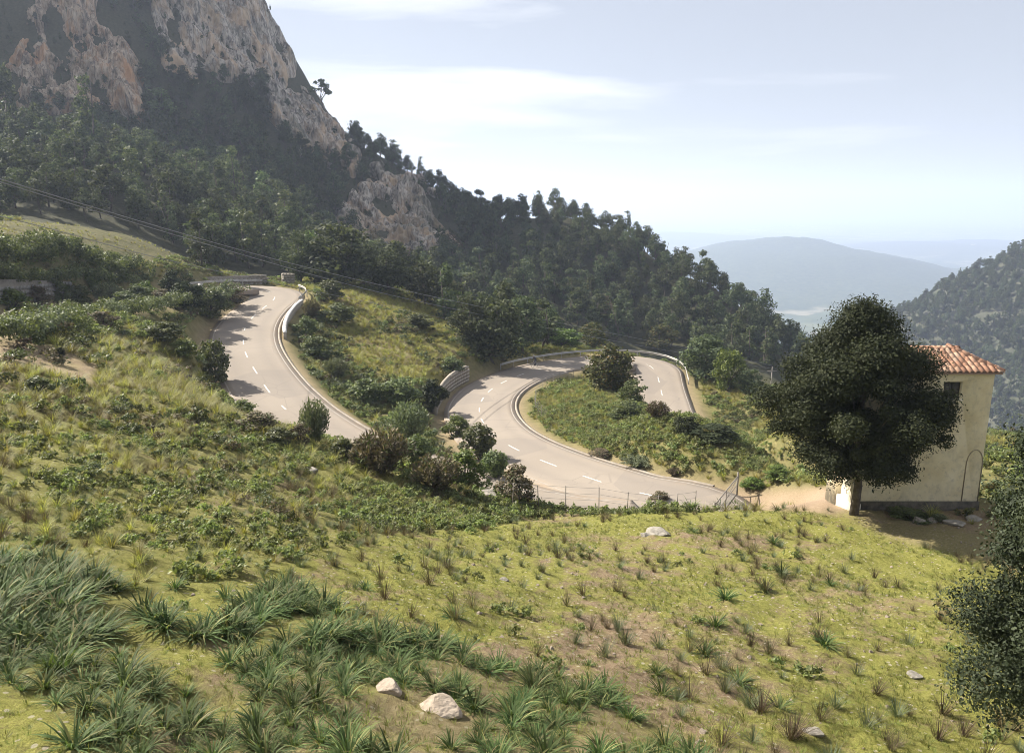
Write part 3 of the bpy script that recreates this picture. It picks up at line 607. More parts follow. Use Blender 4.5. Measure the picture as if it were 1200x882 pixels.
ok &= ~(clf & (rng.random(len(gx)) > np.where(inpoly(ppx, ppy, CL['cliff_grey'][1]), 0.8, 0.2)))
ok &= (rng.random(len(gx)) < 0.93)
gx, gy, gz, clf, ppx, ppy, rg = (a[ok] for a in (gx, gy, gz, clf, ppx, ppy, rg))
th = 8.6 * (0.6 + 0.6 * rng.random(len(gx))) * np.where(clf, 0.42, 1.0) * np.where(rg > 240, 0.95, 1.0)
# which tops can be seen from the viewpoint
vis = np.ones(len(gx), dtype=bool)
for f in np.linspace(0.25, 0.97, 30):
    hh = height(gx * f, gy * f, False); vis &= hh + 1.0 < (gz + th) * f
gx, gy, gz, clf, ppx, ppy, rg, th = (a[vis] for a in (gx, gy, gz, clf, ppx, ppy, rg, th))
infr = (ppx > -10) & (ppx < 985) & (ppy > -5)
show = np.where(infr, th / rg * (0.8 + 0.4 * rng.random(len(gx))), 0); order = np.argsort(-show); single = np.zeros(len(gx), dtype=bool); single[order[:285]] = True
crest_z = np.array([0.0])
WOODS = PINES * 3 + ROUND * 2 + CONES
def zone_label(px_, py_, r_, i):
    if px_ > 540:
        part = 'left' if px_ < 660 else 'middle' if px_ < 790 else 'right'
        if r_ > 235: return f'grey-green pine high on the {part} of the wooded spur beyond the hairpin', f'pines high on the {part} of the wooded spur'
        return f'grey-green pine low on the {part} of the wooded spur beyond the hairpin', f'pines low on the {part} of the wooded spur'
    if clf[i]: return 'stunted dark tree clinging to a limestone crag', 'stunted trees on the crags'
    if r_ > 225: return 'dark tree on the steep slope between the crags', 'trees between the crags'
    if px_ < 180: return 'dark tree in the shaded wood above the grassy terrace', 'trees above the terrace'
    if px_ < 345: return 'dark tree in the shaded wood above the stone gateway', 'trees above the gateway'
    return 'dark tree in the wood behind the far rim of the meadow', 'trees behind the meadow'
for i in np.nonzero(single)[0]:
    left = ppx[i] < 420
    k = rng.random(); pr = (CONES[rng.integers(2)] if k < 0.22 else ROUND[rng.integers(2)] if k < 0.6 else PINES[rng.integers(4)]) if left else (CONES[rng.integers(2)] if k < 0.10 and rg[i] < 235 else ROUND[rng.integers(2)] if k < 0.2 else PINES[rng.integers(4)])
    if not left and k > 0.965 and rg[i] < 245: pr = DEAD
    if left and k > 0.955: pr = PALE_LIT[rng.integers(2)]
    lb, gp = zone_label(ppx[i], ppy[i], rg[i], i)
    if pr is DEAD: lb, gp = 'dry brownish pine among the green ones on the wooded spur', 'dry brown pines on the spur'
    if pr in PALE_LIT: lb, gp = lb.replace('dark tree', 'paler tree').replace('stunted dark', 'stunted pale'), 'paler ' + gp
    s_ = th[i] / 8.0
    tree_thing('forest_tree', pr, (gx[i], gy[i], gz[i] - 0.1), rng.random() * 6.28, (s_ * 1.12, s_ * 1.12, s_ * (0.9 + 0.25 * rng.random())), lb, 'tree', gp)
far_protos = [combine(a, b, 'wood_tree') for a, b in PINES + ROUND[:1] + CONES[:1]]
nS = ~single
scatter('woods', np.stack([gx, gy, gz - 0.1], 1)[nS], th[nS] / 8.0 * 1.1, rng.random(nS.sum()) * 6.28, far_protos, 'dense pine woods covering the mountainside')
# bushes rooted on the ledges of the cliffs
qx, qy = np.meshgrid(np.arange(-230, 0, 3.6), np.arange(190, 370, 3.6)); qx = qx.ravel() + rng.uniform(-1.7, 1.7, qx.size); qy = qy.ravel() + rng.uniform(-1.7, 1.7, qy.size); qz = height(qx, qy); qa, qb, _q = proj(qx, qy, qz); kk = np.zeros(len(qx), dtype=bool)
for p in ALLCL: kk |= inpoly(qa, qb, p)
kk |= (qa < 350) & (qb < 145) & (rng.random(len(qx)) < 0.8)
kk &= (fbm2(qx / 16, qy / 16, 3, 190) > -0.12) & (rng.random(len(qx)) < 0.6); kq = np.hypot(qx, qy)
scatter('crag_scrub', np.stack([qx - qx / kq * 2.2, qy - qy / kq * 2.2, qz + 1.0], 1)[kk], 0.16 + 0.28 * rng.random(kk.sum()) ** 1.5, rng.random(kk.sum()) * 6.28, far_protos[4:], 'dark scrub rooted on the ledges of the cliffs', 0.1)
# the right hill's woods
qx, qy = np.meshgrid(np.arange(220, 640, 4.5), np.arange(440, 730, 4.5)); qx = qx.ravel() + rng.uniform(-3, 3, qx.size); qy = qy.ravel() + rng.uniform(-3, 3, qy.size); qz = hill_r(qx, qy)
kk = (vn2(qx / 26, qy / 26, 81) + 0.5 * vn2(qx / 9, qy / 9, 82) > -0.62) & (qz > -300) & (proj(qx, qy, qz)[0] < 1330)
scatter('wooded_hill', np.stack([qx, qy, qz], 1)[kk], (0.75 + 0.5 * rng.random(kk.sum())), rng.random(kk.sum()) * 6.28, far_protos, 'hazy pine woods over the hill across the valley')
#@@PART3
# ------------------------------------------------------------------ the house
def plaster_mat():
    m, n, l, b = mat('stained_plaster')
    t = n.new('ShaderNodeTexCoord'); sx = n.new('ShaderNodeSeparateXYZ'); l.new(t.outputs['Object'], sx.inputs[0])
    big, mid = _noise(n, l, 0.9, 6, 0.65), _noise(n, l, 4.5, 7, 0.7)
    mpn = n.new('ShaderNodeMapping'); mpn.inputs['Scale'].default_value = (1.3, 1.3, 0.55); l.new(t.outputs['Object'], mpn.inputs[0]); strk = _noise(n, l, 1.6, 5, 0.6, mpn.outputs[0])
    c = _ramp(n, l, big, [(0.3, (0.58, 0.49, 0.30)), (0.55, (0.68, 0.60, 0.40)), (0.75, (0.74, 0.67, 0.49))])
    c = _mix(n, l, _math(n, l, 'MULTIPLY', _ramp(n, l, mid, [(0.52, (0, 0, 0)), (0.68, (1, 1, 1))]), 0.5), c, (0.36, 0.33, 0.26))
    c = _mix(n, l, _math(n, l, 'MULTIPLY', _ramp(n, l, strk, [(0.50, (0, 0, 0)), (0.72, (1, 1, 1))]), 0.5), c, (0.42, 0.38, 0.28))
    low = n.new('ShaderNodeMapRange'); low.inputs[1].default_value = 0.15; low.inputs[2].default_value = 1.1; low.inputs[3].default_value = 1.0; low.inputs[4].default_value = 0.0; l.new(sx.outputs[2], low.inputs[0])
    damp = _math(n, l, 'ADD', low.outputs[0], _math(n, l, 'MULTIPLY', _math(n, l, 'SUBTRACT', mid, 0.5), 1.6))
    c = _mix(n, l, _ramp(n, l, damp, [(0.55, (0, 0, 0)), (1.05, (0.8, 0.8, 0.8))]), c, (0.13, 0.115, 0.085))
    l.new(c, b.inputs['Base Color']); b.inputs['Roughness'].default_value = 0.95; _bump(n, l, b, mid, 0.35, 0.02); return m
M['plaster'] = plaster_mat()
M['plinth'] = plain_mat('mouldy_plinth', (0.045, 0.042, 0.034), (0.16, 0.14, 0.105), 3.5, 0.95, 0.5, 0.03)
M['cream'] = plain_mat('cream_render', (0.60, 0.54, 0.40), (0.72, 0.66, 0.52), 4, 0.9, 0.3, 0.01)
M['shutter'] = plain_mat('dark_shutter', (0.02, 0.02, 0.018), (0.05, 0.045, 0.04), 6, 0.6, 0.1)
def tile_mat():
    m, n, l, b = mat('terracotta_tiles'); oi = n.new('ShaderNodeObjectInfo')
    c = _ramp(n, l, oi.outputs['Random'], [(0, (0.30, 0.155, 0.095)), (0.35, (0.37, 0.20, 0.125)), (0.7, (0.42, 0.25, 0.165)), (1, (0.46, 0.32, 0.23))])
    c = _mix(n, l, _math(n, l, 'MULTIPLY', _ramp(n, l, _noise(n, l, 7, 6, 0.7), [(0.5, (0, 0, 0)), (0.75, (1, 1, 1))]), 0.5), c, (0.28, 0.22, 0.17))
    l.new(c, b.inputs['Base Color']); b.inputs['Roughness'].default_value = 0.85; _bump(n, l, b, _noise(n, l, 25, 4), 0.3, 0.01); return m
M['tile'] = tile_mat()
hx0, hx1, hy0, hy1, hb, ht = 14.42, 19.78, 30.9, 33.5, -13.35, -6.87
HO = Vector((16.6, 32.5, -12.95))                          # the house's base point
house = empty('house', HO, label='small ochre plastered house with a terracotta tiled hip roof behind the big tree', cat='house')
def hb_(mb, x0, x1, y0, y1, z0, z1): mb.box(x0 - HO.x, x1 - HO.x, y0 - HO.y, y1 - HO.y, z0 - HO.z, z1 - HO.z)
wx0, wx1, wz0, wz1 = 17.75, 18.50, -7.95, -7.22
mb = MB()
fr = lambda y: [(hx0, y, hb), (hx1, y, hb), (hx1, y, ht), (hx0, y, ht), (wx0, y, wz0), (wx1, y, wz0), (wx1, y, wz1), (wx0, y, wz1)]
VV = np.array(fr(hy0) + fr(hy0 + 0.4)) - np.array(HO)
mb.add(VV, [(0, 1, 5, 4), (1, 2, 6, 5), (2, 3, 7, 6), (3, 0, 4, 7), (9, 8, 12, 13), (10, 9, 13, 14), (11, 10, 14, 15), (8, 11, 15, 12), (4, 5, 13, 12), (5, 6, 14, 13), (6, 7, 15, 14), (7, 4, 12, 15)])
hb_(mb, hx0, hx0 + 0.4, hy0 + 0.402, hy1, hb, ht); hb_(mb, hx1 - 0.4, hx1, hy0 + 0.402, hy1, hb, ht); hb_(mb, hx0 + 0.402, hx1 - 0.402, hy1 - 0.4, hy1 - 0.002, hb, ht)
link('wall', mb.mesh('wall', M['plaster']), house)
mb = MB(); hb_(mb, wx0, wx1, hy0 + 0.16, hy0 + 0.2, wz0, wz1); win = link('window', mb.mesh('window', M['shutter']), house)
for k in range(2):
    mb = MB(); x0 = wx0 + 0.03 + k * 0.36; hb_(mb, x0, x0 + 0.33, hy0 + 0.11, hy0 + 0.155, wz0 + 0.03, wz1 - 0.03); link('shutter', mb.mesh('shutter', M['shutter']), win)
mb = MB(); hb_(mb, wx0 - 0.06, wx1 + 0.06, hy0 - 0.06, hy0 + 0.1, wz0 - 0.07, wz0 - 0.003); link('sill', mb.mesh('sill', M['cream']), win)
mb = MB(); hb_(mb, hx0 + 0.3, hx1 + 0.05, hy0 - 0.10, hy0 - 0.003, hb, -12.42); link('plinth', mb.mesh('plinth', M['plinth']), house)
mb = MB(); hb_(mb, hx0 - 0.10, hx0 + 0.27, hy0 - 0.12, hy0 + 0.8, hb, -11.35); hb_(mb, hx0 - 0.24, hx0 + 0.29, hy0 - 0.30, hy0 + 0.9, hb, -12.45)
link('plinth_step', mb.mesh('plinth_step', M['cream']), house, label='sunlit cream plinth step at the west corner of the house')  # west plinth step; its cream colour stands in for the sunlit west face
# blocked-up arched doorway near the corner: a rim set proud of the plaster
mb = MB(); cxa, rw = 19.44, 0.34
pts = [(cxa - rw, -12.42), (cxa - rw, -10.75)] + [(cxa - rw * math.cos(t), -10.75 + 0.62 * math.sin(t)) for t in np.linspace(0.2, math.pi - 0.2, 9)] + [(cxa + rw, -10.75), (cxa + rw, -12.42)]
mb.tube([(x - HO.x, hy0 - 0.01 - HO.y, z - HO.z) for x, z in pts], 0.022, 5); link('door_arch', mb.mesh('door_arch', plain_mat('stained_arch_rim', (0.22, 0.19, 0.13), (0.36, 0.31, 0.22), 6)), house)
# roof: boarding, then every tile of the slope that faces the field
ex0, ex1, ey0, ey1, ez, ryy, rz_ = hx0 - 0.2, hx1 + 0.2, hy0 - 0.22, hy1 + 0.2, -6.87, 32.3, -6.13
rx0, rx1 = ex0 + 1.25, ex1 - 1.25
roofV = np.array([(ex0, ey0, ez), (ex1, ey0, ez), (ex1, ey1, ez), (ex0, ey1, ez), (rx0, ryy, rz_), (rx1, ryy, rz_), (ex0, ey0, ez + 0.07), (ex1, ey0, ez + 0.07), (ex1, ey1, ez + 0.07), (ex0, ey1, ez + 0.07)]) - np.array(HO)
roof = link('roof', np_mesh('roof', roofV, [np.array([(0, 3, 2, 1), (6, 7, 5, 4), (8, 9, 4, 5), (0, 1, 7, 6), (1, 2, 8, 7), (2, 3, 9, 8), (3, 0, 6, 9)]), np.array([(7, 8, 5), (9, 6, 4)])], plain_mat('roof_mortar', (0.25, 0.17, 0.12), (0.36, 0.26, 0.19), 6)), house)
def tile_mesh(length=0.42, r0=0.125, r1=0.10):
    V = []; k = 6
    for ends, (y, r) in enumerate(((0, r0), (length, r1))):
        for rr_ in (r, r - 0.018):
            for j in range(k + 1):
                t = math.pi * j / k; V.append((-math.cos(t) * rr_, y, math.sin(t) * rr_ * 0.85))
    n = k + 1; Q = [(j, j + 1, 2 * n + j + 1, 2 * n + j) for j in range(k)] + [(j + 1, j, n + j, n + j + 1) for j in range(k)]
    return np.array(V), Q
tV, tQ = tile_mesh(); tm = np_mesh('tile', tV, np.array(tQ), M['tile'], True)
def slope_tiles(o, ux, up, width, inset0, inset1, length, handler):
    """o eave start, ux along eave, up up-slope unit vectors; rows cut by the hips"""
    cols = int(width / 0.235); rows = int(math.ceil(length / 0.33))
    for c_ in range(cols):
        x = (c_ + 0.5) * width / cols
        for r_ in range(rows):
            y = r_ * 0.33 - 0.05
            ins = max(y, 0) / length
            if x < inset0 * (ins + 0.12) - 0.12 or x > width - inset1 * (ins + 0.12) + 0.12 or y > length - 0.2: continue
            handler(o + ux * x + up * y)
nrmv = lambda a, b: a.cross(b).normalized()
def facing(o, ux, up): 
    nz_ = nrmv(ux, up); return Matrix((ux, up, nz_)).transposed()
o_ = Vector((ex0, ey0, ez + 0.075)) - HO; ux_ = Vector((1, 0, 0)); upv = (Vector((0, ryy - ey0, rz_ - ez - 0.07))); len_ = upv.length; upv.normalize(); rot = facing(o_, ux_, upv)
lift = nrmv(ux_, upv) * 0.012
def put_tile(p):
    t = link('tile', tm, roof); j = Matrix.Rotation(random.gauss(0, 0.025), 3, 'Z')
    t.matrix_local = Matrix.Translation(p + lift + nrmv(ux_, upv) * random.uniform(0, 0.012)) @ (rot @ Matrix.Rotation(R(3.2), 3, 'X') @ j).to_4x4()
slope_tiles(o_, ux_, upv, ex1 - ex0, 1.25, 1.25, len_, put_tile)
rest = MB()
for oo, ux2, up2, wd, in0, in1 in ((Vector((ex1, ey1, ez + 0.075)) - HO, Vector((-1, 0, 0)), Vector((0, ryy - ey1, rz_ - ez - 0.07)), ex1 - ex0, 1.25, 1.25),
                                   (Vector((ex1, ey0, ez + 0.075)) - HO, Vector((0, 1, 0)), Vector((-1.25, 0, rz_ - ez - 0.07)), ey1 - ey0, ryy - ey0, ey1 - ryy),
                                   (Vector((ex0, ey1, ez + 0.075)) - HO, Vector((0, -1, 0)), Vector((1.25, 0, rz_ - ez - 0.07)), ey1 - ey0, ey1 - ryy, ryy - ey0)):
    ln = up2.length; up2 = up2.normalized(); rt = np.array(facing(oo, ux2, up2) @ Matrix.Rotation(R(3.2), 3, 'X'))
    slope_tiles(oo, ux2, up2, wd, in0, in1, ln, lambda p: rest.add(tV @ rt.T + np.array(p + nrmv(ux2, up2) * 0.015), tQ))
link('tiling', rest.mesh('tiling', M['tile'], True), roof, kind='stuff')
rV, rQ = tile_mesh(0.40, 0.14, 0.12); rm = np_mesh('ridge_tile', rV, np.array(rQ), M['tile'], True)
for a, b in (((rx0, ryy, rz_), (rx1, ryy, rz_)), ((ex1, ey0, ez + 0.07), (rx1, ryy, rz_)), ((ex0, ey0, ez + 0.07), (rx0, ryy, rz_)), ((ex1, ey1, ez + 0.07), (rx1, ryy, rz_)), ((ex0, ey1, ez + 0.07), (rx0, ryy, rz_))):
    a, b = Vector(a) - HO, Vector(b) - HO; d = (b - a); n_ = int(d.length / 0.34) + 1; d.normalize(); xx = d.cross(Vector((0, 0, 1))).normalized(); rt = Matrix((xx, d, xx.cross(d))).transposed()
    for i in range(n_):
        t = link('ridge_tile', rm, roof); t.matrix_local = Matrix.Translation(a + d * (i * 0.34) + Vector((0, 0, 0.045 + random.uniform(0, 0.01)))) @ (rt @ Matrix.Rotation(R(2.5), 3, 'X')).to_4x4()
# ------------------------------------------------------------------ the big oak in front of it
def big_oak(name, base, H0, H1, rmax, prof, nclump, crad, nleaf, leaf, matk, trunk_r, label, seed, nl=30, off=(0, 0), group=None, lean=0.0):
    g = np.random.default_rng(seed); cen, rad = crown_by_profile(H0, H1, prof, rmax, nclump, crad, g, 0.2, 0.5, 1.1)
    cen[:, 0] += off[0]; cen[:, 1] += off[1]
    V, F = clump_leaves(cen, rad, nleaf, leaf, g, 0.85, 0.35, 2.0, 0.6, 0.24)
    t = empty(name, base, 0, label=label, cat='tree', group=group)
    link('trunk', limbs_mesh('trunk', H0 + 0.4, trunk_r, cen, nl, g, 0.06, 10, top=H0 + (H1 - H0) * 0.75), t); V2, F2 = clump_leaves(cen * np.array([0.8, 0.8, 1.0]), rad * 0.8, nleaf // 7, leaf * 1.9, g, 0.85, 0.3, 1.6, 0.3); link('crown', np_mesh('crown', np.concatenate([V, V2]), np.concatenate([F, F2 + len(V)]), M[matk]), t); return t
p = ground_at(1000, 604)
big_oak('oak_tree', (p[0], p[1], p[2] - 0.05), 2.2, 8.35, 4.1, [(0, .5), (.1, .80), (.25, .97), (.4, 1), (.52, .92), (.64, .72), (.76, .50), (.88, .36), (1, .12)], 105, 0.68, 170000, 0.072, 'oak', 0.155,
        'large dark rounded oak standing in front of the tiled house', 51, 46, (0.0, 0.3))
pz = hz(7.6, 9.6)
big_oak('oak_tree', (8.58, 9.9, pz), 0.35, 5.9, 1.95, [(0, .75), (.12, 1), (.28, .98), (.40, .86), (.48, .76), (.62, .86), (.8, .82), (.92, .6), (1, .25)], 130, 0.44, 230000, 0.040, 'oak_near', 0.13,
        'near small-leaved oak cut off by the right edge, beside the shaded yard', 62, 40, (0, 0))
# ------------------------------------------------------------------ trees one by one round the roads
def tree_at(px, py, w_px, h_px, meshes, unit_r, unit_h, label, d=None, rz=None, name='tree'):
    p = ground_at(px, py) if d is None else None
    if p is None: q = at(px, py, d); p = np.array([q[0], q[1], hz(q[0], q[1])])
    f = p[1] * cp - p[2] * sp; w, h = w_px * f / F_PX, h_px * f / F_PX
    return tree_thing(name, meshes, (p[0], p[1], p[2] - 0.1), random.random() * 6.28 if rz is None else rz, (w / (2 * unit_r), w / (2 * unit_r), h / unit_h), label)
def dense(seed, matk='pine', prof=None, r=3.0, H=6.0, H0=0.6, n=34, nl=3600, leaf=0.26, cr=0.95):
    g = np.random.default_rng(seed); cen, rad = crown_by_profile(H0, H * 0.95, prof or [(0, .75), (.3, 1), (.65, .88), (1, .35)], r, n, cr, g)
    V, F = clump_leaves(cen, rad, nl, leaf, g, 0.8, 0.35)
    return limbs_mesh('trunk', H0 + 0.8, 0.16, cen, 10, g, 0.15, top=H * 0.8), np_mesh('crown', V, F, M[matk])
DO = [dense(201 + i) for i in range(3)]
DOl = dense(210, 'olive'); DC = dense(211, 'pine_pale_lit', [(0, .8), (.2, 1), (.5, .7), (.8, .36), (1, .08)], 2.0, 7.0, 0.8, 30, 3000, 0.24, 0.6); DP = dense(212, 'shrub_bright')
for px, py, w, h, ms, r_, H_, lb in [
        (398, 336, 118, 78, DO[0], 3, 6, 'largest dark rounded oak behind the meadow, right of the upper bend'), (352, 332, 46, 60, DO[1], 3, 6, 'dark tree just right of the stone gateway at the upper bend'),
        (455, 342, 60, 50, DO[1], 3, 6, 'dark oak between the large rounded oak and the round-headed tree'), (500, 352, 56, 40, DO[2], 3, 6, 'round-headed dark tree on the far rim of the meadow'),
        (552, 366, 48, 48, DC, 2, 7, 'pale green conical pine above the dark trees at the meadow corner'), (528, 368, 44, 30, DP, 3, 6, 'low light-green tree beside the pale conical pine'),
        (578, 425, 92, 82, DO[0], 3, 6, 'big dark oak at the inner corner of the meadow above the concrete wall'), (612, 414, 66, 66, DO[2], 3, 6, 'dark oak right behind the left end of the lower guardrail'),
        (548, 405, 60, 56, DO[1], 3, 6, 'dark bushy oak on the meadow edge, left of the big corner oak'),
        (660, 409, 50, 26, DP, 3, 6, 'low yellow-green tree behind the lower guardrail'), (640, 400, 40, 34, DO[1], 3, 6, 'mid-green tree just beyond the lower guardrail end'), (694, 408, 44, 30, DOl, 3, 6, 'olive tree rising behind the guardrail left of the island tree'),
        (775, 411, 52, 30, DOl, 3, 6, 'olive-green tree behind the far guardrail, over the right leg of the bend'), (826, 446, 74, 54, DO[2], 3, 6, 'broad rounded tree right of the end of the far guardrail'),
        (853, 458, 46, 52, DP, 3, 6, 'pale green rounded tree on the slope right of the broad rounded tree'), (880, 462, 40, 34, DO[0], 3, 6, 'small dark tree on the slope close to the crown of the big oak'), (870, 412, 40, 50, DO[1], 3, 6, 'lone green tree at the foot of the wooded spur'),
        (275, 232, 30, 60, PALE_LIT[0], 2.3, 9, 'sunlit pale pine, uppermost of the row in the shaded wood'), (262, 206, 24, 40, PALE_LIT[1], 2.3, 9, 'pale pine top catching the sun below the grey cliff'), (310, 250, 32, 56, PALE_LIT[1], 2.3, 9, 'sunlit pale pine, middle of the row in the shaded wood'),
        (336, 275, 42, 52, PALE_LIT[0], 2.3, 9, 'broad sunlit pale pine, lowest of the row in the shaded wood'), (190, 150, 40, 48, PALE_LIT[1], 2.3, 9, 'grey-green pine top standing out below the gully between the cliffs'),
        (108, 190, 40, 112, CONES[0], 2.0, 9, 'tall dark spire-shaped tree against the ochre cliff'), (14, 175, 46, 105, CONES[1], 2.0, 9, 'dark pointed tree at the foot of the ochre cliff, by the edge of the view'),
        (1185, 445, 62, 52, DOl, 3, 6, 'olive-brown tree behind the house corner'), (1128, 425, 30, 22, DO[0], 3, 6, 'small dark tree top showing over the roof ridge')]:
    far_d = {1185: 52, 1128: 60}.get(px); tree_at(px, py, w, h, ms, r_, H_, lb, far_d)
# the umbrella pine alone on the skyline
g = np.random.default_rng(301); cen, rad = crown_by_profile(5.6, 9.4, [(0, .7), (.35, 1), (.8, .7), (1, .4)], 3.6, 16, 1.0, g); V, F = clump_leaves(cen, rad, 900, 0.42, g, 0.6, 0.5)
UM = (limbs_mesh('trunk', 5.2, 0.22, cen, 9, g, 0.2, top=7.5), np_mesh('crown', V, F, M['pine']))
dd = np.linspace(285, 350, 131); r_ = ray(378, 134); hh = height(r_[0] / r_[1] * dd, dd); k_ = int(np.argmax(hh / dd)); dq = dd[k_]
_, yq, fq = proj(np.array([r_[0] / r_[1] * dq]), np.array([dq]), np.array([hh[k_]])); print('umbrella base y', yq)
hp = (float(yq[0]) - 96) * float(fq[0]) / F_PX
tree_thing('umbrella_pine', UM, (r_[0] / r_[1] * dq, dq, hh[k_] - 0.3), 1.0, (1.5, 1.5, hp / 9.4), 'umbrella pine standing alone on the skyline rocks')
# ------------------------------------------------------------------ shrubs
def shrub_meshes(seed, matk, nleaf, leaf, nclump=26, spiky=False):
    g = np.random.default_rng(seed)
    cen, rad = crown_by_profile(0.12, 0.86, [(0, .75), (.3, 1), (.7, .8), (1, .35)], 0.5, nclump, 0.15, g)
    if spiky:
        n = nleaf; k = g.integers(0, 46, n); a = np.linspace(0, 44, 46) * 2.4; tip = np.stack([np.cos(a) * 0.42 * np.sqrt((np.arange(46) + 4) / 50), np.sin(a) * 0.42 * np.sqrt((np.arange(46) + 4) / 50), 1.0 - 0.45 * (np.arange(46) / 46)], 1)
        t = 0.2 + 0.8 * g.random(n) ** 0.7; P = tip[k] * t[:, None] * np.array([1, 1, 1]) + g.normal(size=(n, 3)) * 0.035
        d = tip[k] + g.normal(size=(n, 3)) * 0.4; nn_ = g.normal(size=(n, 3)); V, F = leaf_quads(P, d, nn_ / np.linalg.norm(nn_, axis=1)[:, None], leaf * 2.2 * (0.6 + 0.8 * g.random(n)), leaf * 0.6)
    else: V, F = clump_leaves(cen, rad, nleaf, leaf, g, 0.85, 0.45)
    mb = MB()
    for i in range(9): e = Vector(cen[i % len(cen)]); mb.tube([Vector((0, 0, -0.1)), e * 0.5 + Vector((0, 0, .05)), e], [0.02, 0.014, 0.006], 4, False)
    return mb.mesh('stems', M['bark']), np_mesh('foliage', V, F, M[matk])
SH = {'green': [shrub_meshes(400 + i, 'shrub', 2600, 0.055) for i in range(3)], 'dark': [shrub_meshes(410 + i, 'oak', 2600, 0.055) for i in range(2)], 'bright': [shrub_meshes(420 + i, 'shrub_bright', 2800, 0.05) for i in range(2)],
      'grey': [shrub_meshes(430 + i, 'shrub_grey', 2600, 0.045, spiky=True) for i in range(2)], 'brown': [shrub_meshes(440 + i, 'shrub_brown', 2600, 0.045, spiky=(i == 1)) for i in range(2)], 'olive': [shrub_meshes(450, 'olive', 4200, 0.045, 40), shrub_meshes(451, 'olive', 2600, 0.05)]}
def shrub_at(px, py, w, h, kind, label, group=None, rz=None, name='shrub'):
    p = ground_at(px, py); f = p[1] * cp - p[2] * sp; W_, H_ = w * f / F_PX, h * f / F_PX
    t = empty(name, (p[0], p[1], p[2] - 0.05), random.random() * 6.28 if rz is None else rz, label=label, cat='shrub', group=group); t.scale = (W_, W_, H_)
    a, b = random.choice(SH[kind]); link('stems', a, t); link('foliage', b, t); return t
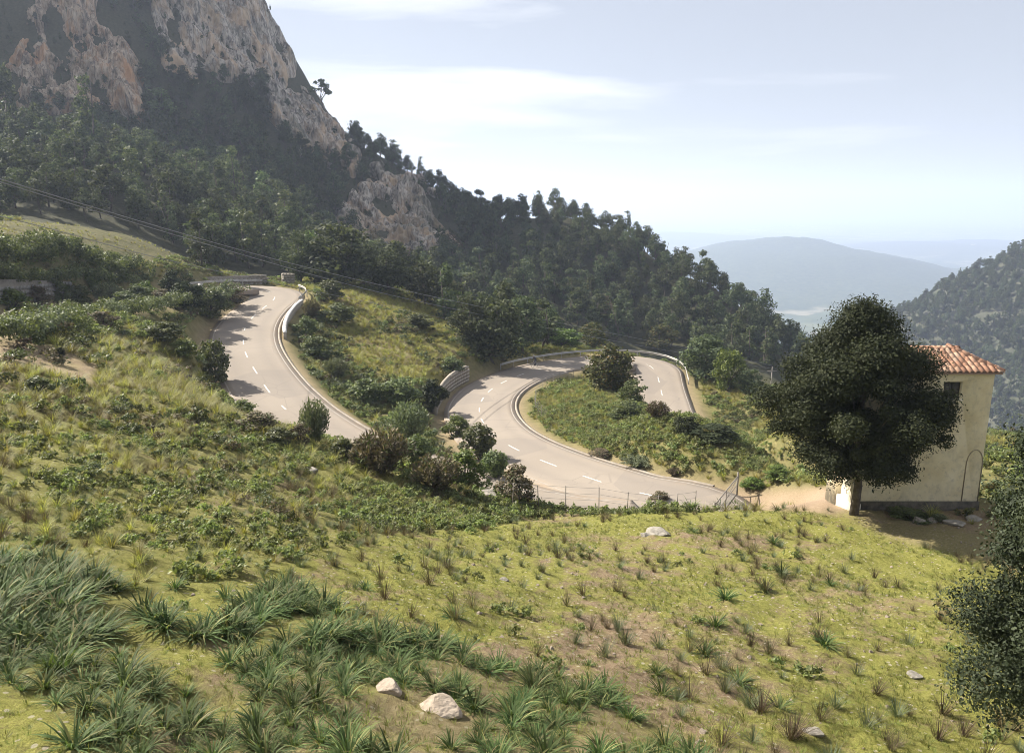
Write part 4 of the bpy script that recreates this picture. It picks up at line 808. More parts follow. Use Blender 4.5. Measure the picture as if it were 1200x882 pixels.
for s_ in [
    (249, 449, 50, 60, 'green', 'dense dark-green bush overhanging the left edge of the upper road'), (370, 522, 44, 58, 'grey', 'feathery grey-green sapling standing in front of the upper road'), (352, 520, 36, 26, 'brown', 'low dry bush at the foot of the feathery sapling'),
    (562, 538, 54, 46, 'green', 'rounded green bush beside the lower road, left of the centre dashes'), (535, 512, 40, 28, 'bright', 'small bright-green bush left of the rounded roadside bush'), (480, 522, 64, 54, 'grey', 'pale feathery broom bush between the two roads'),
    (508, 484, 46, 42, 'dark', 'dark bush at the left end of the concrete retaining wall'), (470, 474, 64, 34, 'green', 'broad green bush left of the dark bush at the wall'), (432, 470, 50, 32, 'green', 'green bush beside the dirt verge of the upper road'),
    (606, 590, 60, 52, 'brown', 'half-dry bush at the right end of the shrub bank'), (450, 556, 84, 58, 'brown', 'large brown dry bush at the left end of the shrub bank'), (512, 578, 76, 46, 'brown', 'dark brown thorny bush in the middle of the shrub bank'), (425, 548, 54, 38, 'brown', 'russet dry bush by the lower end of the visible upper road'),
    (545, 566, 62, 44, 'bright', 'yellow-green bush above the pale rock on the shrub bank'), (580, 560, 46, 36, 'green', 'green bush between the yellow-green bush and the lower road'), (490, 545, 54, 40, 'green', 'green bush behind the brown thorny bush'), (405, 540, 44, 30, 'green', 'low green bush on the field side of the upper road'),
    (716, 460, 72, 60, 'olive', 'large olive-brown round bush on the island inside the hairpin'), (742, 472, 40, 30, 'green', 'low green bush at the foot of the large round bush, road side'), (803, 510, 40, 26, 'dark', 'dark round bush covering the end of the right leg of the road'), (838, 514, 66, 18, 'dark', 'low dark spreading bush right of the dark round bush'),
    (770, 493, 36, 24, 'brown', 'brown dry bush on the island rim before the right leg'), (735, 492, 50, 24, 'green', 'grey-green low bush in the middle of the island rim'), (706, 535, 40, 10, 'brown', 'dry brown bush on the verge above the lower road, left one'), (748, 546, 52, 11, 'grey', 'greyish straggly growth on the verge above the lower road, middle one'), (790, 558, 24, 9, 'brown', 'small dry bush on the verge above the lower road, right one'),
    (246, 372, 58, 40, 'green', 'dark bush hanging over the inside of the upper bend'), (272, 356, 44, 26, 'brown', 'brown-green bush at the tip of the inside of the upper bend'), (222, 366, 50, 40, 'dark', 'dark bush left of the one over the inside of the bend'), (205, 350, 40, 34, 'dark', 'dark clump left of the small square sign'),
    (72, 360, 30, 30, 'green', 'grey-green bush in front of the stone terrace wall'), (109, 345, 20, 28, 'bright', 'pale yellow-green young tree beside the terrace wall'), (71, 419, 14, 14, 'dark', 'small dark ball-shaped bush on the bare soil'), (45, 465, 40, 26, 'green', 'dark bush low on the bare-soil bank'),
    (15, 364, 50, 28, 'bright', 'reedy yellow-green bush at the far left below the terrace wall'), (45, 362, 44, 28, 'brown', 'dry bush between the grey-green bush and the left end of the wall'), (92, 360, 44, 28, 'green', 'low bush between the grey-green bush and the young tree'), (128, 358, 46, 28, 'grey', 'feathery reeds right of the young tree by the wall'), (160, 357, 46, 26, 'green', 'low bush hiding the road below the hedge end'), (190, 355, 40, 18, 'brown', 'dry bush left of the dark clump by the square sign'), (145, 362, 44, 22, 'green', 'low bush halfway between the terrace wall and the bend'), (170, 352, 40, 24, 'bright', 'reedy pale bush below the dark hedge'), (20, 385, 50, 22, 'brown', 'dry bush at the left end of the near bank'), (120, 385, 50, 22, 'brown', 'dry bush on the bank above the bare soil'), (190, 400, 54, 26, 'green', 'low green bush on the brow above the upper road'),
    (215, 420, 46, 24, 'bright', 'yellow-green bush on the brow just left of the overhanging bush'), (300, 505, 60, 26, 'brown', 'dry bush on the brow below the overhanging bush'), (330, 522, 50, 24, 'green', 'low bush on the brow left of the feathery sapling'), (285, 488, 40, 22, 'bright', 'low yellow-green bush on the brow under the road'),
    (388, 353, 46, 26, 'green', 'green bush outside the upper guardrail'), (366, 374, 28, 24, 'brown', 'brown bush right behind the white parapet'), (358, 394, 34, 24, 'green', 'green bush at the lower end of the white parapet'), (395, 378, 50, 24, 'green', 'low green bush in the upper part of the meadow'), (490, 384, 44, 18, 'green', 'dark low bush in the right of the meadow'), (372, 420, 46, 28, 'green', 'green bush near the verge where the parapet ends'), (395, 445, 40, 24, 'grey', 'grey feathery bush near the dirt verge'),
    (528, 440, 40, 22, 'green', 'low bush on top of the concrete retaining wall'), (1065, 608, 60, 12, 'green', 'low weeds along the dark foot of the house'), (1100, 611, 24, 10, 'grey', 'grey tuft among the pale stones before the house'), (772, 590, 34, 16, 'brown', 'small domed dry bush by the wire fence posts'),
    (880, 575, 36, 16, 'bright', 'small yellow bush beside the open gate'), (910, 562, 40, 18, 'bright', 'straw-coloured bush left of the big oak trunk'), (1180, 604, 44, 30, 'green', 'leafy shrub at the right foot of the house')]:
    shrub_at(*s_)
hedge = empty('hedge', tuple(ground_at(110, 318)), label='dark clipped-looking hedge along the top of the stone terrace wall', cat='hedge')
hp0 = hedge.location.copy(); g = np.random.default_rng(88); hv, hf, hn = [], [], 0
hi0, hi1 = [int(np.argmin(((road[:, :2] - atz(*q_)[:2]) ** 2).sum(1))) for q_ in ((-60, 358, -6.5), (215, 339, -10.9))]
for i, k_ in enumerate(np.linspace(hi0, hi1, 30)):
    for off_ in ((2.9,) if i < 13 else (1.9, 2.9, 3.9)):
        q = rpt(int(k_), -(HALF + off_)); zq = hz(q[0], q[1]) + (1.9 - 0.55 * (off_ < 2) if i < 13 else 0.3); cen = np.array([[q[0], q[1], zq + 0.45]]) + g.normal(size=(7, 3)) * np.array([0.9, 0.5, 0.3]); V, F = clump_leaves(cen, np.full(7, 0.7) * (0.8 + 0.5 * g.random(7)), 700, 0.2, g)
        hv.append(V - np.array(hp0)); hf.append(F + hn); hn += len(V)
link('foliage', np_mesh('foliage', np.concatenate(hv), np.concatenate(hf), M['shrub']), hedge)
thk = empty('thicket', tuple(ground_at(100, 356)), label='straggling thicket of bushes along the near edge of the upper left road', cat='thicket')
hp0 = thk.location.copy(); hv, hf, hn = [], [], 0; hv2, hf2, hn2 = [], [], 0
for i, k_ in enumerate(np.linspace(max(hi0 - 16, 0), hi1 + 2, 56)):
    q = rpt(int(k_), HALF + 1.5 + g.random() * 1.2); h_ = 0.75 + 0.7 * g.random(); cen = np.array([[q[0], q[1], q[2] + h_ * 0.55]]) + g.normal(size=(6, 3)) * np.array([0.8, 0.5, 0.25]); V, F = clump_leaves(cen, np.full(6, 0.55) * (0.7 + 0.6 * g.random(6)), 620, 0.15, g, 0.9, 0.4)
    if g.random() < 0.6: hv.append(V - np.array(hp0)); hf.append(F + hn); hn += len(V)
    else: hv2.append(V - np.array(hp0)); hf2.append(F + hn2); hn2 += len(V)
link('foliage', np_mesh('foliage', np.concatenate(hv), np.concatenate(hf), M['shrub']), thk); link('dry_foliage', np_mesh('dry_foliage', np.concatenate(hv2), np.concatenate(hf2), M['shrub_grey']), thk)
#@@PART4
# ------------------------------------------------------------------ walls, rails, signs
def polyline(pts, step=0.6):
    P = [np.array(p, dtype=float) for p in pts]; o = []
    for a, b in zip(P[:-1], P[1:]):
        n = max(1, int(np.linalg.norm(b - a) / step)); o += [a + (b - a) * i / n for i in range(n)]
    return np.array(o + [P[-1]])
def side_normals(P):
    t = np.gradient(P[:, :2], axis=0); t /= np.linalg.norm(t, axis=1)[:, None] + 1e-9; return np.stack([t[:, 1], -t[:, 0]], 1)
def sweep(P, profile, closed=True):
    """profile: list of (offset, height); swept along P"""
    nn_ = side_normals(P); k = len(profile); V = [(p[0] + n[0] * o, p[1] + n[1] * o, p[2] + h) for p, n in zip(P, nn_) for o, h in profile]
    m_ = k if closed else k - 1
    Q = [(i * k + j, i * k + (j + 1) % k, (i + 1) * k + (j + 1) % k, (i + 1) * k + j) for i in range(len(P) - 1) for j in range(m_)]
    T = []
    if closed:
        e = (len(P) - 1) * k
        for j in range(1, k - 1): T += [(0, j + 1, j), (e, e + j, e + j + 1)]
    return np.array(V), Q, T
def guardrail(i0, i1, sgn, off, label, rail_h=0.72, matr='metal', flare=False):
    idx = range(min(i0, i1), max(i0, i1) + 1); w = wl if sgn < 0 else wr
    P = np.array([rpt(i, sgn * (w[i] + off)) for i in idx]); b = Vector(P[0])
    t = empty('guardrail', b, label=label, cat='guardrail'); Q0 = P - P[0]
    mb = MB(); prof = [(0.05, rail_h - .16), (0.10, rail_h - .11), (0.05, rail_h - .04), (0.05, rail_h + .02), (0.10, rail_h + .09), (0.05, rail_h + .15), (0.035, rail_h + .15), (0.035, rail_h - .16)]
    V, Q, T = sweep(Q0, [(-sgn * o, h) for o, h in prof]); mb.add(V, Q, T); link('rail', mb.mesh('rail', M[matr]), t)
    for i in range(0, len(P), 3):
        mb = MB(); mb.box(-0.05, 0.05, -0.05, 0.05, -0.5, rail_h + 0.1); o = link('post', mb.mesh('post', M['metal']), t); o.location = Vector(Q0[i]) + Vector((*(side_normals(Q0)[i] * sgn * 0.06), 0))
    return t
def idx_of(px, py, z):
    p = atz(px, py, z); return int(np.argmin(((road - p) ** 2).sum(1)))
uA0, uA1, uA2, uA3 = idx_of(225, 338, -11.1), idx_of(285, 337, -12.0), idx_of(314, 341, -12.4), idx_of(318, 352, -12.9)
guardrail(uA0, uA1 + 1, -1, 0.35, 'steel guardrail on the far left of the upper bend, below the stone wall')
guardrail(uA2 + 1, uA3 + 2, -1, 0.35, 'curved white-topped guardrail round the outer tip of the upper bend')
guardrail(idx_of(618, 436, -22.1), idx_of(772, 450, -24.6), -1, 0.4, 'long pale guardrail round the outside of the lower hairpin')
# white parapet down the right side of the upper road
pi0, pi1 = uA3 + 2, idx_of(286, 398, -14.7)
P = np.array([rpt(i, -(wl[i] + 0.75)) for i in range(pi0, pi1 + 1)]); mb = MB(); V, Q, T = sweep(P - P[0], [(0.16, -0.6), (0.16, 0.50), (-0.16, 0.50), (-0.16, -0.6)]); mb.add(V, Q, T)
par = empty('parapet', P[0], label='low white concrete parapet along the right side of the upper road', cat='parapet'); link('parapet_wall', mb.mesh('parapet_wall', M['concrete']), par)
mb = MB(); V, Q, T = sweep(P - P[0], [(0.21, 0.503), (0.21, 0.58), (-0.21, 0.58), (-0.21, 0.503)]); mb.add(V, Q, T); link('coping', mb.mesh('coping', M['paint']), par)
# stone walls, built course by course of separate stones
def stone_wall(label, pts, heights, depth=0.45, sw=0.62, sh=0.34, matr='rock', mx=300, base=0.5, name='stone_wall', mortar='mortar'):
    P = polyline(pts, 0.5); o0 = P[0]; t = empty(name, o0, label=label, cat='wall'); Lc = np.concatenate([[0], np.cumsum(np.linalg.norm(np.diff(P[:, :2], axis=0), axis=1))])
    hs = np.interp(Lc, np.linspace(0, Lc[-1], len(heights)), heights); nn_ = side_normals(P); core = MB()
    k = 4; V = []
    for p, n, h in zip(P, nn_, hs):
        for o, z in ((depth / 2 - .05, -base), (depth / 2 - .05, h - .06), (-depth / 2 + .05, h - .06), (-depth / 2 + .05, -base)): V.append((p[0] + n[0] * o - o0[0], p[1] + n[1] * o - o0[1], p[2] + z - o0[2]))
    Q = [(i * k + j, i * k + (j + 1) % k, (i + 1) * k + (j + 1) % k, (i + 1) * k + j) for i in range(len(P) - 1) for j in range(k)]; e = (len(P) - 1) * k
    core.add(V, Q, [(0, 2, 1), (0, 3, 2), (e, e + 1, e + 2), (e, e + 2, e + 3)]); link('core', core.mesh('core', M[mortar]), t)
    blocks = []
    for v in range(3):
        mbk = MB(); q = 0.10; b8 = [(sx * (0.5 - q * random.random()), sy * 0.5, sz * (0.5 - q * random.random())) for sx in (-1, 1) for sy in (-1, 1) for sz in (-1, 1)]
        V8 = np.array([(x * (0.9 if abs(y - .5) < .01 or abs(y + .5) < .01 else 1), y, z * 0.92) for x, y, z in b8]); mbk.add(V8, [(0, 1, 3, 2), (4, 6, 7, 5), (0, 4, 5, 1), (2, 3, 7, 6), (0, 2, 6, 4), (1, 5, 7, 3)]); blocks.append(mbk.mesh('stone', M[matr]))
    rows = int(max(heights) / sh) + 1; cnt = 0; rest_ = MB()
    for r_ in range(rows):
        s_ = (r_ % 2) * sw * 0.5 + random.random() * 0.1
        while s_ < Lc[-1]:
            L_ = sw * random.uniform(0.75, 1.25); c_ = s_ + L_ / 2; h = np.interp(c_, Lc, hs); z = (r_ + 0.5) * sh
            if z + sh * 0.3 < h:
                px_, py_, pz_ = (np.interp(c_, Lc, P[:, i]) for i in range(3)); ni = nn_[min(np.searchsorted(Lc, c_), len(P) - 1)]; ang = math.atan2(ni[0], -ni[1]) + math.pi / 2 * 0
                M4 = Matrix.Translation((px_ - o0[0], py_ - o0[1], pz_ - o0[2] + z - 0.1)) @ Matrix.Rotation(math.atan2(ni[1], ni[0]) + math.pi / 2, 4, 'Z') @ Matrix.Diagonal((L_ - 0.03, depth + random.uniform(0, .07), sh - 0.03, 1))
                if cnt < mx: o = link('stone', blocks[cnt % 3], t); o.matrix_local = M4
                cnt += 1
            s_ += L_
    return t
M['mortar'] = plain_mat('earthy_mortar', (0.16, 0.14, 0.11), (0.26, 0.23, 0.19), 6, 0.95, 0.3)
M['stone_grey'] = plain_mat('grey_wall_stone', (0.15, 0.142, 0.13), (0.27, 0.255, 0.23), 2.5, 0.9, 0.5, 0.03)
def base_of(px, d, dz=0.0): q = at(px, 300, d); return (q[0], q[1], hz(q[0], q[1]) + dz)
def at_off(i, off, dz=0.0): q = rpt(i, off, dz); return tuple(q)
iw = [int(v) for v in np.linspace(idx_of(-60, 358, -6.5), idx_of(135, 343, -9.6), 9)]
stone_wall('tall grey stone retaining wall under the hedge, below the grassy terrace', [at_off(i, -(HALF + 1.6)) for i in iw], [3.5, 3.6, 3.5, 3.2, 2.6], 0.5, 0.8, 0.45, 'stone_grey', 290)
iw = [int(v) for v in np.linspace(idx_of(215, 339, -10.9), idx_of(300, 338, -12.2), 6)]
stone_wall('stone boundary wall behind the guardrail of the upper bend', [at_off(i, -(HALF + 2.6)) for i in iw], [1.25, 1.3, 1.35, 1.5], 0.45, 0.7, 0.38, 'rock', 160)
q = at(334, 324, 117); stone_wall('short stone gate pillar right of the gap at the upper bend', [(q[0] - 0.8, q[1] + 1.2, hz(q[0], q[1] + 1.2)), (q[0] + 0.9, q[1] + 1.0, hz(q[0], q[1] + 1.2))], [1.75, 1.75], 0.7, 0.55, 0.36, 'rock', 60)
# concrete block retaining wall beside the lower road
iw0, iw1 = idx_of(563, 484, -20.75), idx_of(592, 448, -21.75)
stone_wall('beige concrete block retaining wall left of the lower road', [at_off(i, -(wl[i] + 0.9)) for i in range(iw0, iw1 + 1, 2)], [1.0, 1.5, 1.8, 2.0, 2.0], 0.45, 0.8, 0.4, 'concrete', 200, name='retaining_wall')
def sign(px, py, d, h, w, hh, label):
    q = base_of(px, d); t = empty('road_sign', q, label=label, cat='sign'); z = h
    mb = MB(); mb.tube([(0, 0, -0.3), (0, 0, z)], 0.035, 8); link('pole', mb.mesh('pole', M['metal']), t)
    mb = MB(); mb.box(-w / 2, w / 2, -0.055, -0.038, z - hh, z); link('panel', mb.mesh('panel', M['paint']), t)
sign(232, 345, 95, 1.9, 0.62, 0.6, 'small square white sign on a post before the upper guardrail'); sign(240, 330, 118, 2.9, 0.7, 0.5, 'small white sign above the stone wall at the wood edge')
# ------------------------------------------------------------------ fences and the gate
def wire_fence(label, posts, hgt, wires, brace=None, rad=0.022, bottom=0.3):
    o0 = np.array(posts[0]); t = empty('wire_fence', o0, label=label, cat='fence')
    for p in posts:
        mb = MB(); p = np.array(p) - o0; lean = np.random.default_rng(int(abs(p[0] * 97)) + 3).normal(size=2) * 0.04; mb.tube([p + np.array([0, 0, -0.3]), p + np.array([lean[0], lean[1], hgt])], rad, 6); link('post', mb.mesh('post', M['post']), t)
    for b in brace or []:
        p = np.array(posts[b]) - o0; q = np.array(posts[b - 1]) - o0; r_ = np.array(posts[b + 1]) - o0
        for e in (p + (q - p) * 0.42, p + (r_ - p) * 0.3): mb = MB(); mb.tube([p + np.array([0, 0, hgt * 0.8]), e + np.array([0, 0, -0.2])], rad, 6); link('brace', mb.mesh('brace', M['post']), t)
    for k_ in range(wires):
        mb = MB(); z = bottom + (hgt - bottom - 0.05) * k_ / max(1, wires - 1); mb.tube([np.array(p) - o0 + np.array([0, 0, z]) for p in posts], 0.006, 4); link('wire', mb.mesh('wire', M['wire']), t)
fp = []
for px in (600, 632, 663, 702, 735, 771, 793, 815): q = at(px, 598, 33.6); fp.append((q[0], q[1], hz(q[0], q[1])))
wire_fence('thin wire fence with leaning posts along the brow of the field', fp, 1.25, 4, [5])
fp = []
for i in np.linspace(idx_of(640, 430, -22.4), idx_of(566, 500, -20.3), 15):
    i = int(i); q = rpt(i, wr[i] + 2.1); fp.append((q[0], q[1], hz(q[0], q[1])))
wire_fence('wire fence with thin grey posts along the inside of the lower hairpin', fp, 1.35, 5)
q0, q1 = ground_at(838, 583), ground_at(862, 574)
g0, g1 = np.array([*at(838, 583, 41)[:2], 0]), np.array([*at(864, 570, 46)[:2], 0]); g0[2], g1[2] = hz(*g0[:2]), hz(*g1[:2])
gt = empty('field_gate', g0, label='open metal farm gate beside the dirt drive', cat='gate'); dv = g1 - g0; H_ = 1.35
def bar(name, a, b, r_): mb = MB(); mb.tube([a, b], r_, 6); link(name, mb.mesh(name, M['post']), gt)
zz_ = np.array([0, 0, 1.0])
bar('post', -0.4 * zz_, zz_ * 1.5, 0.07); bar('post', dv - 0.4 * zz_, dv + zz_ * 1.6, 0.06); bar('top_rail', zz_ * H_, dv + zz_ * H_, 0.035); bar('bottom_rail', zz_ * 0.2, dv + zz_ * 0.2, 0.03); bar('middle_rail', zz_ * 0.8, dv + zz_ * 0.8, 0.025); bar('diagonal', zz_ * 0.2, dv + zz_ * H_, 0.022)
bar('stile', dv * 0.48 + zz_ * 0.2, dv * 0.48 + zz_ * H_, 0.03)
mb = MB()
for f in np.linspace(0.04, 0.96, 22): mb.tube([dv * f + zz_ * 0.2, dv * f + zz_ * H_], 0.006, 3, False)
for z in np.linspace(0.3, 1.25, 9): mb.tube([zz_ * z, dv + zz_ * z], 0.006, 3, False)
link('mesh_infill', mb.mesh('mesh_infill', M['wire']), gt)
# ------------------------------------------------------------------ power cables
pl = at(905, 432, 150); pz_ = hz(pl[0], pl[1])
pole = empty('utility_pole', (pl[0], pl[1], pz_), label='wooden power pole half hidden behind the big oak crown', cat='pole')
mb = MB(); topz = pl[2] - pz_ + 0.4; mb.tube([(0, 0, -0.5), (0, 0, topz)], [0.15, 0.10], 8); link('shaft', mb.mesh('shaft', M['post']), pole); mb = MB(); mb.box(-0.9, 0.9, -0.06, 0.06, topz - 0.9, topz - 0.75); link('crossarm', mb.mesh('crossarm', M['post']), pole)
def cable(label, pts, rad):
    P = np.array([at(*p) for p in pts]); S_ = spline(P, 3.0); mb = MB(); mb.tube([p - S_[0] for p in S_], rad, 5, False)
    o = link('power_cable', mb.mesh('power_cable', M['wire']), label=label, cat='cable'); o.location = S_[0]
cable('upper power cable sagging across the valley in front of the woods', [(-160, 160, 34), (0, 210, 42), (150, 255, 52), (300, 298, 66), (450, 335, 86), (600, 367, 108), (750, 397, 132), (905, 428, 150)], 0.030)
cable('middle power cable running just under the upper one', [(-160, 162, 34), (0, 213.5, 42), (150, 259, 52), (300, 303, 66), (450, 344, 86), (600, 376, 108), (750, 405, 132), (905, 432, 150)], 0.030)
cable('lowest power cable, dipping behind the meadow trees', [(-160, 218, 40), (0, 252, 48), (90, 276, 56), (170, 299, 66), (300, 327, 82), (450, 358, 100), (600, 389, 116), (750, 416, 134), (905, 436, 150)], 0.026)
# ------------------------------------------------------------------ rocks
ROCKS = []
def rock_mesh(seed, mtl='rock'):
    g = np.random.default_rng(seed); import bmesh
    bm = bmesh.new(); bmesh.ops.create_icosphere(bm, subdivisions=3, radius=0.5); co = np.array([v.co for v in bm.verts])
    for _ in range(15):
        n_ = g.normal(size=3); n_ /= np.linalg.norm(n_); d = co @ n_; cut = 0.22 + 0.18 * g.random(); co = co - np.clip(d - cut, 0, None)[:, None] * n_ * 0.9
    co *= (1 + 0.10 * fbm3(co[:, 0] * 4, co[:, 1] * 4, co[:, 2] * 4, 3, seed))[:, None]
    for v, c in zip(bm.verts, co): v.co = c
    me = bpy.data.meshes.new('rock'); bm.to_mesh(me); bm.free(); me.materials.append(M[mtl]); return me
M['rock_pink'] = plain_mat('pinkish_boulder', (0.23, 0.185, 0.14), (0.40, 0.335, 0.265), 3, 0.9, 0.9, 0.05)
RK = [rock_mesh(500 + i) for i in range(5)]; RKP = [rock_mesh(510 + i, 'rock_pink') for i in range(2)]
for px, py, w, h, ms, lb in [(515, 833, 42, 26, RKP[0], 'flat-topped pinkish boulder among the strappy leaves, the nearer one'), (458, 810, 30, 24, RKP[1], 'small pale boulder among the strappy leaves, left of the flat-topped one'), (774, 626, 25, 11, RK[0], 'pale split boulder near the brow of the field'), (757, 628, 12, 7, RK[1], 'low grey stone touching the pale split boulder'),
                             (567, 580, 26, 14, RK[2], 'pale rock on the shrub bank by the lower road'), (363, 553, 18, 10, RK[3], 'white stone on the slope below the feathery sapling'), (1077, 612, 14, 12, RK[4], 'rounded grey stone at the foot of the house'), (1094, 612, 12, 10, RK[1], 'pale stone right of the rounded grey one by the house'), (1118, 614, 20, 8, RK[3], 'flat pale stone before the house wall'),
                             (1142, 610, 16, 9, RK[0], 'light stone near the right foot of the house'), (952, 858, 20, 8, RK[2], 'flat pale stone lying in the moss of the near field'), (1070, 792, 16, 8, RK[4], 'small pale stone in the right of the field'), (592, 680, 10, 6, RK[0], 'small rounded stone in the middle of the field'), (68, 292, 8, 4, RK[1], 'white stone on the grassy terrace')]:
    p = ground_at(px, py); f = p[1] * cp - p[2] * sp; ROCKS.append(p); o = link('rock', ms, label=lb, cat='rock'); o.location = (p[0], p[1], p[2] + h * f / F_PX * 0.05); o.scale = (w * f / F_PX * 1.5, w * f / F_PX * 1.1, h * f / F_PX * 1.25); o.rotation_euler = (0, 0, random.uniform(-0.5, 0.5))
for k_, (bx, by_) in enumerate([(902, 370), (925, 345), (940, 352), (958, 340), (972, 342), (985, 352), (1006, 346), (948, 362), (912, 358), (993, 330), (1010, 322), (1040, 330), (880, 352), (930, 362), (965, 356), (1010, 293), (1085, 290), (1140, 288)]):
    d_ = 2700 - (by_ - 345) * 35 if by_ > 300 else 6000; q = at(bx, by_, d_); zb = -392.0
    if by_ > 300: q = atz(bx, by_, -394.0)
    else: zb = q[2]
    w_, l_, h_ = random.uniform(16, 44), random.uniform(12, 22), random.uniform(6, 9); b = empty('distant_building', (q[0], q[1], zb), random.uniform(-0.4, 0.4), label='tiny white building on the hazy valley floor', cat='building', group='white buildings in the valley')
    mb = MB(); mb.box(-w_ / 2, w_ / 2, -l_ / 2, l_ / 2, -14, h_); link('wall', mb.mesh('wall', M['paint']), b); mb = MB(); mb.add([(-w_ / 2 - .5, -l_ / 2 - .5, h_ + .01), (w_ / 2 + .5, -l_ / 2 - .5, h_ + .01), (w_ / 2 + .5, l_ / 2 + .5, h_ + .01), (-w_ / 2 - .5, l_ / 2 + .5, h_ + .01), (-w_ / 2, 0, h_ + 3.5), (w_ / 2, 0, h_ + 3.5)], [(0, 1, 5, 4), (2, 3, 4, 5), (0, 3, 2, 1)], [(1, 2, 5), (3, 0, 4)]); link('roof', mb.mesh('roof', M['concrete']), b)
# ------------------------------------------------------------------ cyclist
M['cloth'] = plain_mat('dark_jersey', (0.02, 0.022, 0.03), (0.04, 0.04, 0.05), 20, 0.8, 0); M['skin'] = plain_mat('skin', (0.38, 0.24, 0.17), (0.45, 0.29, 0.21), 20, 0.6, 0); M['bike'] = plain_mat('black_bicycle_paint', (0.02, 0.02, 0.02), (0.05, 0.05, 0.05), 10, 0.4, 0); M['rubber'] = plain_mat('tyre_rubber', (0.015, 0.015, 0.015), (0.03, 0.03, 0.03), 10, 0.8, 0)
ic = idx_of(638, 431, -22.35); cq = rpt(ic, 1.2 * -1); hd = math.atan2(-tan[ic][0], tan[ic][1]) + math.pi
bk = empty('bicycle', cq, hd, label='dark racing bicycle ridden on the lower hairpin', cat='bicycle')
def torus(R_, r_, c, name, mtl, par):
    mb = MB(); mb.tube([(c[0], c[1] + R_ * math.cos(a), c[2] + R_ * math.sin(a)) for a in np.linspace(0, 2 * math.pi, 25)], r_, 6, False); return link(name, mb.mesh(name, M[mtl]), par)
for y in (-0.5, 0.5):
    wh = torus(0.325, 0.022, (0, y, 0.345), 'wheel', 'rubber', bk); mb = MB()
    for a in np.linspace(0, math.pi, 7): mb.tube([(0, y - .31 * math.cos(a), .345 - .31 * math.sin(a)), (0, y + .31 * math.cos(a), .345 + .31 * math.sin(a))], 0.004, 3, False)
    link('spokes', mb.mesh('spokes', M['metal']), wh, kind='stuff')
mb = MB()
for a, b in (((0, -.5, .345), (0, -.06, .3)), ((0, -.06, .3), (0, -.2, .85)), ((0, -.5, .345), (0, -.18, .8)), ((0, -.18, .8), (0, .36, .84)), ((0, -.06, .3), (0, .37, .76)), ((0, .35, .9), (0, .5, .345))): mb.tube([a, b], 0.018, 6)
link('frame', mb.mesh('frame', M['bike']), bk)
mb = MB(); mb.tube([(-.2, .47, .9), (-.2, .56, .98), (-.1, .4, 1.0), (.1, .4, 1.0), (.2, .56, .98), (.2, .47, .9)], 0.014, 6); link('handlebar', mb.mesh('handlebar', M['bike']), bk)
mb = MB(); mb.tube([(0, -.34, .93), (0, -.2, .94), (0, -.06, .92)], [.06, .05, .02], 6); link('saddle', mb.mesh('saddle', M['rubber']), bk)
person = empty('person', cq, hd, label='cyclist in dark clothes bent over the handlebars on the lower hairpin', cat='person')
def skin_body(name, verts, edges, radii, mtl, par):
    me = bpy.data.meshes.new(name); me.from_pydata(verts, edges, []); o = link(name, me, par); md = o.modifiers.new('skin', 'SKIN'); sk = me.skin_vertices[0].data if me.skin_vertices else None
    if sk is None:
        bpy.context.view_layer.objects.active = o; o.select_set(True); sk = me.skin_vertices[0].data
    for i, r_ in enumerate(radii): sk[i].radius = (r_, r_)
    sk[0].use_root = True; sb = o.modifiers.new('smooth', 'SUBSURF'); sb.levels = 1; sb.render_levels = 1; me.materials.append(M[mtl]); return o
bv = [(0, -.18, 1.0), (0, -.05, 1.18), (0, .12, 1.36), (0, .2, 1.44), (0, .26, 1.5), (0, .3, 1.6),
      (-.17, .12, 1.36), (-.24, .28, 1.18), (-.2, .5, 1.03), (.17, .12, 1.36), (.24, .28, 1.18), (.2, .5, 1.03),
      (-.1, -.16, .96), (-.12, .2, .86), (-.1, .0, .45), (-.1, .1, .40), (.1, -.16, .96), (.12, .12, .72), (.1, -.1, .27), (.1, .02, .22)]
be = [(0, 1), (1, 2), (2, 3), (3, 4), (4, 5), (2, 6), (6, 7), (7, 8), (2, 9), (9, 10), (10, 11), (0, 12), (12, 13), (13, 14), (14, 15), (0, 16), (16, 17), (17, 18), (18, 19)]
br = [.14, .13, .15, .07, .06, .09, .06, .045, .035, .06, .045, .035, .1, .075, .05, .045, .1, .075, .05, .045]
try: skin_body('body', bv, be, br, 'cloth', person)
except Exception as e:
    print('skin failed', e); bm_ = MB()
    for a, b in be: bm_.tube([bv[a], bv[b]], [br[a], br[b]], 8)
    link('body', bm_.mesh('body', M['cloth'], True), person)
mb = MB(); mb.tube([(0, .29, 1.53), (0, .31, 1.58), (0, .325, 1.64), (0, .33, 1.69)], [.05, .075, .078, .04], 10); link('head', mb.mesh('head', M['skin'], True), person)
mb = MB(); mb.tube([(0, .2, 1.66), (0, .28, 1.70), (0, .38, 1.70), (0, .44, 1.66)], [.06, .1, .1, .05], 8); link('helmet', mb.mesh('helmet', M['paint'], True), person)
